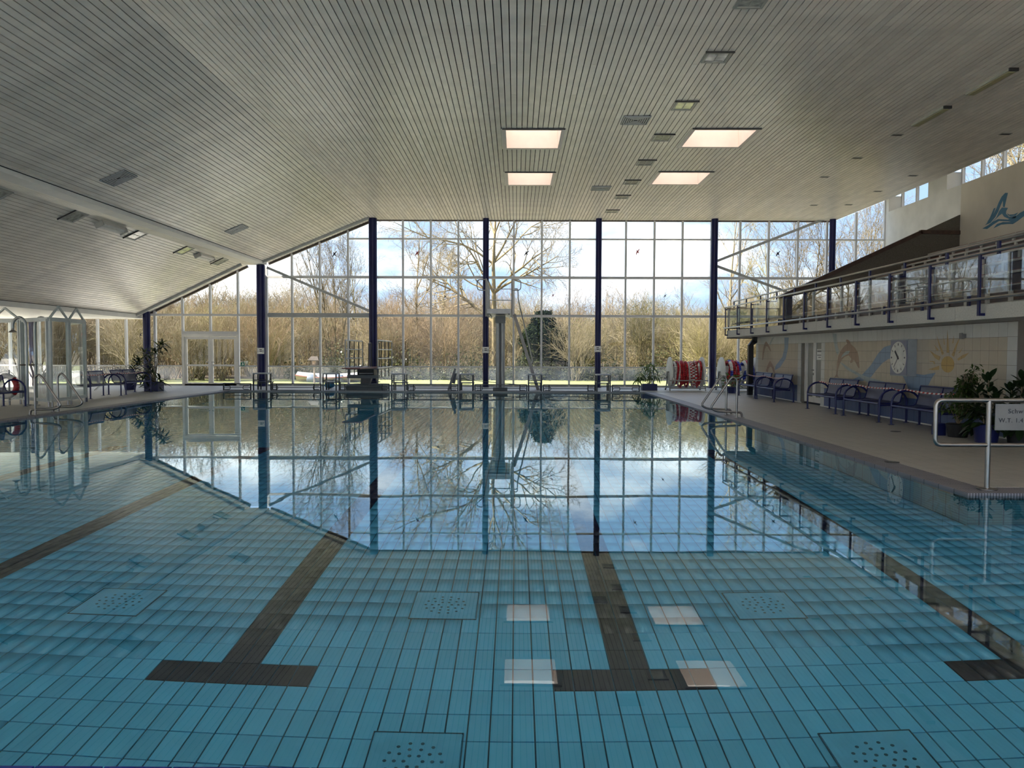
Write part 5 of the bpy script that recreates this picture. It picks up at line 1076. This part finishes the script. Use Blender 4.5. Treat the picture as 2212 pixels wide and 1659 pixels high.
shrub = dict(seg=[5, 4, 3], jit=[.10, .15, .2], up=[.05, .04, .02], skip=[1, 0, 9], kid=[2, 2, 0], spr=[.5, .55, .6], rat=[.6, .55, .5])
def treemesh(name, seed, par, hgt, r, lv, mt, stems=1, lean=0.):
    rg = np.random.RandomState(seed); S = []
    for s in range(stems):
        a = rg.uniform(0, 6.28); d = np.array([lean*math.cos(a), lean*math.sin(a), 1.]); grow(S, rg, (rg.normal(0, .12)*(stems > 1), rg.normal(0, .12)*(stems > 1), -.1), d/np.linalg.norm(d), hgt*rg.uniform(.8, 1.05), r*rg.uniform(.8, 1.1), 0, lv, par)
    return segmesh(name, S, mt)
TM = {'oak': treemesh('tree_broad', 11, oak, 8.5, .24, 4, BARK), 'slimA': treemesh('tree_slim', 3, slim, 10, .11, 3, BARKP), 'slimB': treemesh('tree_slim', 8, slim, 9, .10, 3, BARKG), 'multi': treemesh('tree_multistem', 21, slim, 8, .07, 3, BARK, 4, .22),
      'shA': treemesh('shrub', 31, shrub, 3.2, .03, 2, BARKG, 16, .45), 'shB': treemesh('shrub', 32, shrub, 3.4, .03, 2, BARKR, 16, .4), 'shC': treemesh('shrub', 33, shrub, 3.0, .028, 2, BARKP, 16, .5), 'shD': treemesh('shrub', 34, shrub, 3.6, .03, 2, BARK, 18, .35)}
def plant_tree(kind, x, y, s, rz, name, label, cat, group=None, sz=None):
    if group == GS: label = ('tall ' if s > 1.17 else 'low ' if s < .97 else '')+label
    o = link(name, TM[kind], None, (x, y, gz(y)-.02), (0, 0, rz)); o.scale = (s, s, sz or s); return tag(o, label, cat, group)
GS = 'bare shrubs of the thicket'
ZONES = ((120, 'behind the shower cabin'), (390, 'behind the left benches'), (560, 'behind the double door'), (800, 'behind the springboard'), (1045, 'left of the diving tower'), (1290, 'right of the diving tower'), (1535, 'behind the small potted plant'), (1800, 'behind the right-hand braces'), (9999, 'behind the grandstand end'))
LOOK = {'shA': 'greenish', 'shB': 'reddish', 'shC': 'pale', 'shD': 'straw-coloured', 'slimA': 'pale slender', 'slimB': 'greenish slender', 'multi': 'several-stemmed'}
def where(x, y): return next(w for lim, w in ZONES if x/y*F+1115 < lim)
def px_x(px, y): return (px-1115)*y/F
# individual trees that stand out
plant_tree('oak', px_x(1068, 46), 46, 1.12, .4, 'bare_tree', 'large bare spreading tree standing behind the diving tower', 'tree', sz=1.25)
plant_tree('slimA', px_x(905, 48), 48, .95, 1.0, 'bare_tree', 'slender bare tree left of the large spreading tree', 'tree'); plant_tree('slimA', px_x(950, 50), 50, .85, 2.6, 'bare_tree', 'slender leaning bare tree close left of the diving tower', 'tree')
plant_tree('multi', px_x(718, 46), 46, 1.05, .3, 'bare_tree', 'several-stemmed bare tree behind the springboard rails', 'tree', sz=1.2); plant_tree('slimB', px_x(770, 52), 52, 1.0, 2.0, 'bare_tree', 'bare tree rising beside the springboard column', 'tree')
plant_tree('slimA', px_x(628, 42.5), 42.5, .52, 4.0, 'bare_tree', 'small pale bare tree behind the bird feeder', 'tree'); plant_tree('slimA', px_x(1112, 43), 43, .46, 5.0, 'bare_tree', 'small reddish young tree right of the tower column', 'tree')
plant_tree('slimB', px_x(1660, 46), 46, 1.15, 1.3, 'bare_tree', 'tall yellowish bare tree seen between the right-hand braces', 'tree'); plant_tree('slimA', px_x(1580, 50), 50, 1.1, .7, 'bare_tree', 'tall pale bare tree just right of the reel column', 'tree'); plant_tree('multi', px_x(1740, 44), 44, 1.15, 2.2, 'bare_tree', 'dense several-stemmed tree left of the grandstand end wall', 'tree', sz=1.25); plant_tree('multi', px_x(1850, 42), 42, 1.1, 4.1, 'bare_tree', 'dense several-stemmed tree right of the last navy column', 'tree', sz=1.2)
plant_tree('shC', px_x(1245, 42.5), 42.5, 1.0, .2, 'bare_shrub', 'pale arching shrub on the lawn edge right of the tower', 'shrub')
GW = 'bare trees of the wood behind'
rg = random.Random(17)
for k in range(78):
    y = rg.uniform(52, 92); x = rg.uniform(-.72, .78)*y; knd = rg.choice(['slimA', 'slimB', 'slimB', 'multi', 'slimA', 'multi']); s = rg.uniform(.62, .95)
    c = px = x/y*F+1115
    if 540 < px < 1560: s *= .72
    plant_tree(knd, x, y, s, rg.uniform(0, 6.28), 'woodland_tree', '%s bare tree in the wood %s%s' % (LOOK[knd], where(x, y), ', far back' if y > 72 else ''), 'tree', GW)
for k, (x, y, s) in enumerate(((19.5, 22, .9), (21, 26, 1.0), (20, 30, .95), (23, 34, 1.1), (22, 18, 1.0), (19, 27.5, .85), (20.5, 24, 1.0), (24, 21, 1.1))):
    plant_tree(['multi', 'slimB', 'multi', 'slimA'][k % 4], x, y, s*1.55, k*1.1, 'side_tree', '%s bare tree outside the high side windows, %s' % (LOOK[['multi', 'slimB', 'multi', 'slimA'][k % 4]], 'farther back' if y > 25 else 'nearer the viewer'), 'tree', 'bare trees outside the side windows')
for k in range(150):
    y = 43.8+rg.random()**1.3*22; x = rg.uniform(-.75, .75)*y; kn = rg.choice(['shA', 'shB', 'shC', 'shD']); s = rg.uniform(.8, 1.35)*(1+.012*(y-44)); px = x/y*F+1115
    if 1085 < px < 1260 and y < 48: y += 6; x = px_x(px, y)
    plant_tree(kn, x, y, s, rg.uniform(0, 6.28), 'thicket_shrub', '%s bare shrub in the thicket %s%s' % (LOOK[kn], where(x, y), ', deep in' if y > 52 else ''), 'shrub', GS)
for k in range(30):
    y = rg.uniform(40, 47); x = rg.uniform(-34, -24.5); kn = rg.choice(['shA', 'shC', 'shD', 'shB']); plant_tree(kn, x, y, rg.uniform(.9, 1.4), rg.uniform(0, 6.28), 'thicket_shrub', '%s bare shrub far left beyond the shower cabin' % LOOK[kn], 'shrub', GS)
for k in range(22):  # unseen shrub row added to block sun at the left glazing
    y = 2+k*1.4; kn = rg.choice(['shA', 'shC', 'shD', 'shB']); plant_tree(kn, -25.6-rg.random(), y, rg.uniform(1.0, 1.3), rg.uniform(0, 6.28), 'thicket_shrub', '%s bare shrub added as a sun screen outside the left glass wall' % LOOK[kn], 'shrub', GS)
for k in range(46):
    y = rg.uniform(38.5, 44); x = rg.uniform(-38, -13.5) if k % 2 else rg.uniform(8.5, 26); s = rg.uniform(.75, 1.15)
    if k % 2 and -19 < x and y < 40: y += 4
    kn = rg.choice(['shA', 'shC', 'shD', 'shB']); plant_tree(kn, x, y, s, rg.uniform(0, 6.28), 'thicket_shrub', '%s bare shrub close to the glass %s' % (LOOK[kn], where(x, y)), 'shrub', GS)
# uncountable undergrowth: thin upright stems filling the wood
N = 9000; ya = 45+nrs.rand(N)**1.2*48; xa = (nrs.rand(N)*1.56-.78)*ya; ha = nrs.uniform(1.6, 4.6, N)*(1+.006*(ya-45)); la = nrs.normal(0, .22, (N, 2)); za = zg+np.maximum(0, ya-50)*.035
p0 = np.stack([xa, ya, za-.05], 1); pm = p0+np.stack([la[:, 0]*ha*.5, la[:, 1]*ha*.5, ha*.5], 1); p1 = pm+np.stack([la[:, 0]*ha*.8, la[:, 1]*ha*.8, ha*.5], 1); S = [np.column_stack([p0, pm, np.full(N, .016), np.full(N, .012)]), np.column_stack([pm, p1, np.full(N, .012), np.full(N, .005)])]
for k in range(5):
    f = nrs.rand(N, 1)*.85+.1; q0 = np.where(f < .5, p0+(pm-p0)*f*2, pm+(p1-pm)*(f-.5)*2); dv = nrs.normal(0, 1, (N, 3)); dv[:, 2] = np.abs(dv[:, 2])*.9; dv /= np.linalg.norm(dv, axis=1)[:, None]; S.append(np.column_stack([q0, q0+dv*nrs.uniform(.5, 1.5, (N, 1)), np.full(N, .009), np.full(N, .005)]))
UNDER = mat('undergrowth_twigs', (0.238, 0.186, 0.092), .9, var=.3, scale=.14, col2=(0.16, 0.13, 0.056))
o = link('undergrowth', segmesh('undergrowth', np.concatenate(S), UNDER)); tag(o, 'tangled straw-coloured undergrowth filling the wood behind the lawn', 'undergrowth', kind='stuff')
# leaf clouds
def cloud(n, fn, size, seed, flat=.5):
    rg_ = np.random.RandomState(seed); C = np.array([fn(rg_) for _ in range(n)]); D = rg_.normal(0, 1, (n, 3)); D[:, 2] *= flat; D /= np.linalg.norm(D, axis=1)[:, None]; U = np.cross(D, rg_.normal(0, 1, (n, 3))); U /= np.linalg.norm(U, axis=1)[:, None]; s = size*rg_.uniform(.6, 1.3, (n, 1))
    V = np.stack([C, C+D*s*.5+U*s*.28, C+D*s, C+D*s*.5-U*s*.28], 1); return V.reshape(-1, 3), np.arange(4*n).reshape(n, 4)
IVY = leafmat('ivy_leaf', (0.088, 0.092, 0.040), (0.040, 0.048, 0.020), .35, .15); YEW = leafmat('yew_leaf', (.016, .026, .008), (.006, .011, .004), 1., .05); OLIVE = leafmat('spring_leaf', (0.144, 0.136, 0.040), (0.096, 0.092, 0.028), .5, .3)
def hedge(r):
    x = r.uniform(-13, 13); return (x, 43.6+r.normal(0, .5), zg+abs(r.normal(0, .55))*(1.0+.4*math.sin(x*1.7)))
V, Q = cloud(15000, hedge, .15, 3); o = link('ivy_hedge', bigmesh('ivy_hedge', V, Q, IVY)); tag(o, 'low leafy evergreen hedge along the far lawn edge', 'hedge', kind='stuff')
cx_, cy_ = px_x(1175, 44), 44.6
def yew(r):
    z = r.rand()**.8*3.9; R_ = (1.25+.30*math.sin(z*3.1))*(1-(z/4.2)**2.)+.30*r.rand(); a = r.uniform(0, 6.28); q = R_*r.rand()**.35; return (cx_+q*math.cos(a)*1.15, cy_+q*math.sin(a), gz(cy_)+z)
t_ = thing('evergreen', 'dark green evergreen bush right of the diving tower', 'bush', (cx_, cy_, gz(cy_))); V, Q = cloud(22000, yew, .15, 5); o = link('foliage', bigmesh('foliage', V-np.array([[cx_, cy_, gz(cy_)]]), Q, YEW), t_); o['kind'] = 'stuff'; part(t_, 'trunk', MB().tube([(cx_, cy_, gz(cy_)-.1), (cx_, cy_, 3.6)], .12, 8), BARK)
for k, (px, y, z0, z1, w, lb) in enumerate(((1262, 44.5, .6, 3.4, 1.6, 'shrub breaking into yellow-green leaf right of the evergreen'), (1395, 47, .8, 4.6, 2.0, 'tall shrub with fresh yellow-green leaf above the small potted plant'), (655, 46, .8, 4.2, 2.0, 'yellow-green shrub behind the bird feeder'), (420, 44, .8, 4.0, 2.2, 'yellow-green shrub seen through the double door'), (842, 44.5, .4, 2.4, .7, 'yellow flowering shrub right of the springboard rails'))):
    bx = px_x(px, y)
    def fn(r, bx=bx, y=y, z0=z0, z1=z1, w=w): return (bx+r.normal(0, w*.45), y+r.normal(0, .5), r.uniform(z0, z1))
    t_ = thing('leafing_shrub', lb, 'shrub', (bx, y, gz(y))); V, Q = cloud(1500, fn, .085, 50+k); o = link('foliage', bigmesh('foliage', V-np.array([[bx, y, gz(y)]]), Q, OLIVE), t_); o['kind'] = 'stuff'; b_ = link('branches', TM['shA' if k % 2 else 'shC'], t_); b_.scale = (1, 1, z1/3.6)
# bird feeder and boat on the lawn
by = 38.0; p = at(679, 790, Y=by); t_ = thing('bird_feeder', 'small roofed bird feeder on a wooden pole on the lawn', 'bird feeder', (p.x, by, zg)); WOOD = mat('weathered_wood', (.05, .037, .027), .8, var=.2); WOODP = mat('pole_wood', (0.168, 0.120, 0.092), .8, var=.15)
part(t_, 'pole', MB().tube([(p.x, by, zg), (p.x, by, p.z+.02)], .045, 8), WOODP, True); part(t_, 'tray', MB().box(p.x-.2, p.x+.2, by-.18, by+.18, p.z+.02, p.z+.06), WOOD)
for sx_ in (-1, 1):
    for sy_ in (-1, 1): part(t_, 'corner_post', MB().box(p.x+sx_*.16-.02, p.x+sx_*.16+.02, by+sy_*.14-.02, by+sy_*.14+.02, p.z+.06, p.z+.28), WOOD)
zr = p.z+.28
for sy_ in (-1, 1): part(t_, 'roof_panel', MB().prism([(p.x-.27, by+sy_*.24, zr-.03), (p.x+.27, by+sy_*.24, zr-.03), (p.x+.16, by, zr+.16), (p.x-.16, by, zr+.16)], (0, 0, .025)), WOOD)
part(t_, 'seed_box', MB().box(p.x-.08, p.x+.08, by-.08, by+.08, p.z+.06, p.z+.22), mat('seed_brown', (.30, .22, .15), .9))
by = 39.6; a_, b_ = at(643, 815, Y=by), at(800, 815, Y=by); t_ = thing('boat', 'cream boat hull with red rim and white cover on the lawn', 'boat', ((a_.x+b_.x)/2, by, zg)); CREAM = mat('boat_cream', (0.248, 0.208, 0.120), .5, var=.06); n = 14; hull = []; m = MB()
def ring(i):
    f = i/n; x = a_.x+(b_.x-a_.x)*f; w = .85*math.sin(math.pi*min(1, .10+f*.80))**.6; zt_ = .11+.14*(2*f-.9)**2; zb_ = zg+.02+.05*(2*f-1)**2; return [(x, by-w, zt_), (x, by-w*.8, (zt_+zb_)/2), (x, by-w*.35, zb_), (x, by+w*.35, zb_), (x, by+w*.8, (zt_+zb_)/2), (x, by+w, zt_)]
R_ = [ring(i) for i in range(n+1)]; m.add([v for r in R_ for v in r], [(i*6+k, i*6+k+1, (i+1)*6+k+1, (i+1)*6+k) for i in range(n) for k in range(5)]+[tuple(range(6)), tuple(n*6+k for k in range(6))]); part(t_, 'hull', m, CREAM, True)
for k in (0, 5): part(t_, 'rim', MB().tube([(r[k][0], r[k][1], r[k][2]+.015) for r in R_], .035, 6), mat('boat_rim', (0.192, 0.064, 0.044), .5), True)
m = MB(); m.add([v for r in R_ for v in (r[0], (r[0][0], by, r[0][2]+.2), r[5])], [(i*3+k, i*3+k+1, (i+1)*3+k+1, (i+1)*3+k) for i in range(n) for k in (0, 1)]); part(t_, 'cover', m, mat('boat_cover', (0.288, 0.280, 0.272), .7, var=.08, scale=8), True)
for fx in (.25, .62): 
    i = int(fx*n); q = R_[i][2]; part(t_, 'blue_patch', MB().lathe((q[0]+.1, by-.60, zg+.16), [(.02, -.28), (.24, -.2), (.28, 0), (.24, .2), (.02, .28)], 10, 'X'), mat('boat_blue', (0.088, 0.116, 0.168), .5), True)
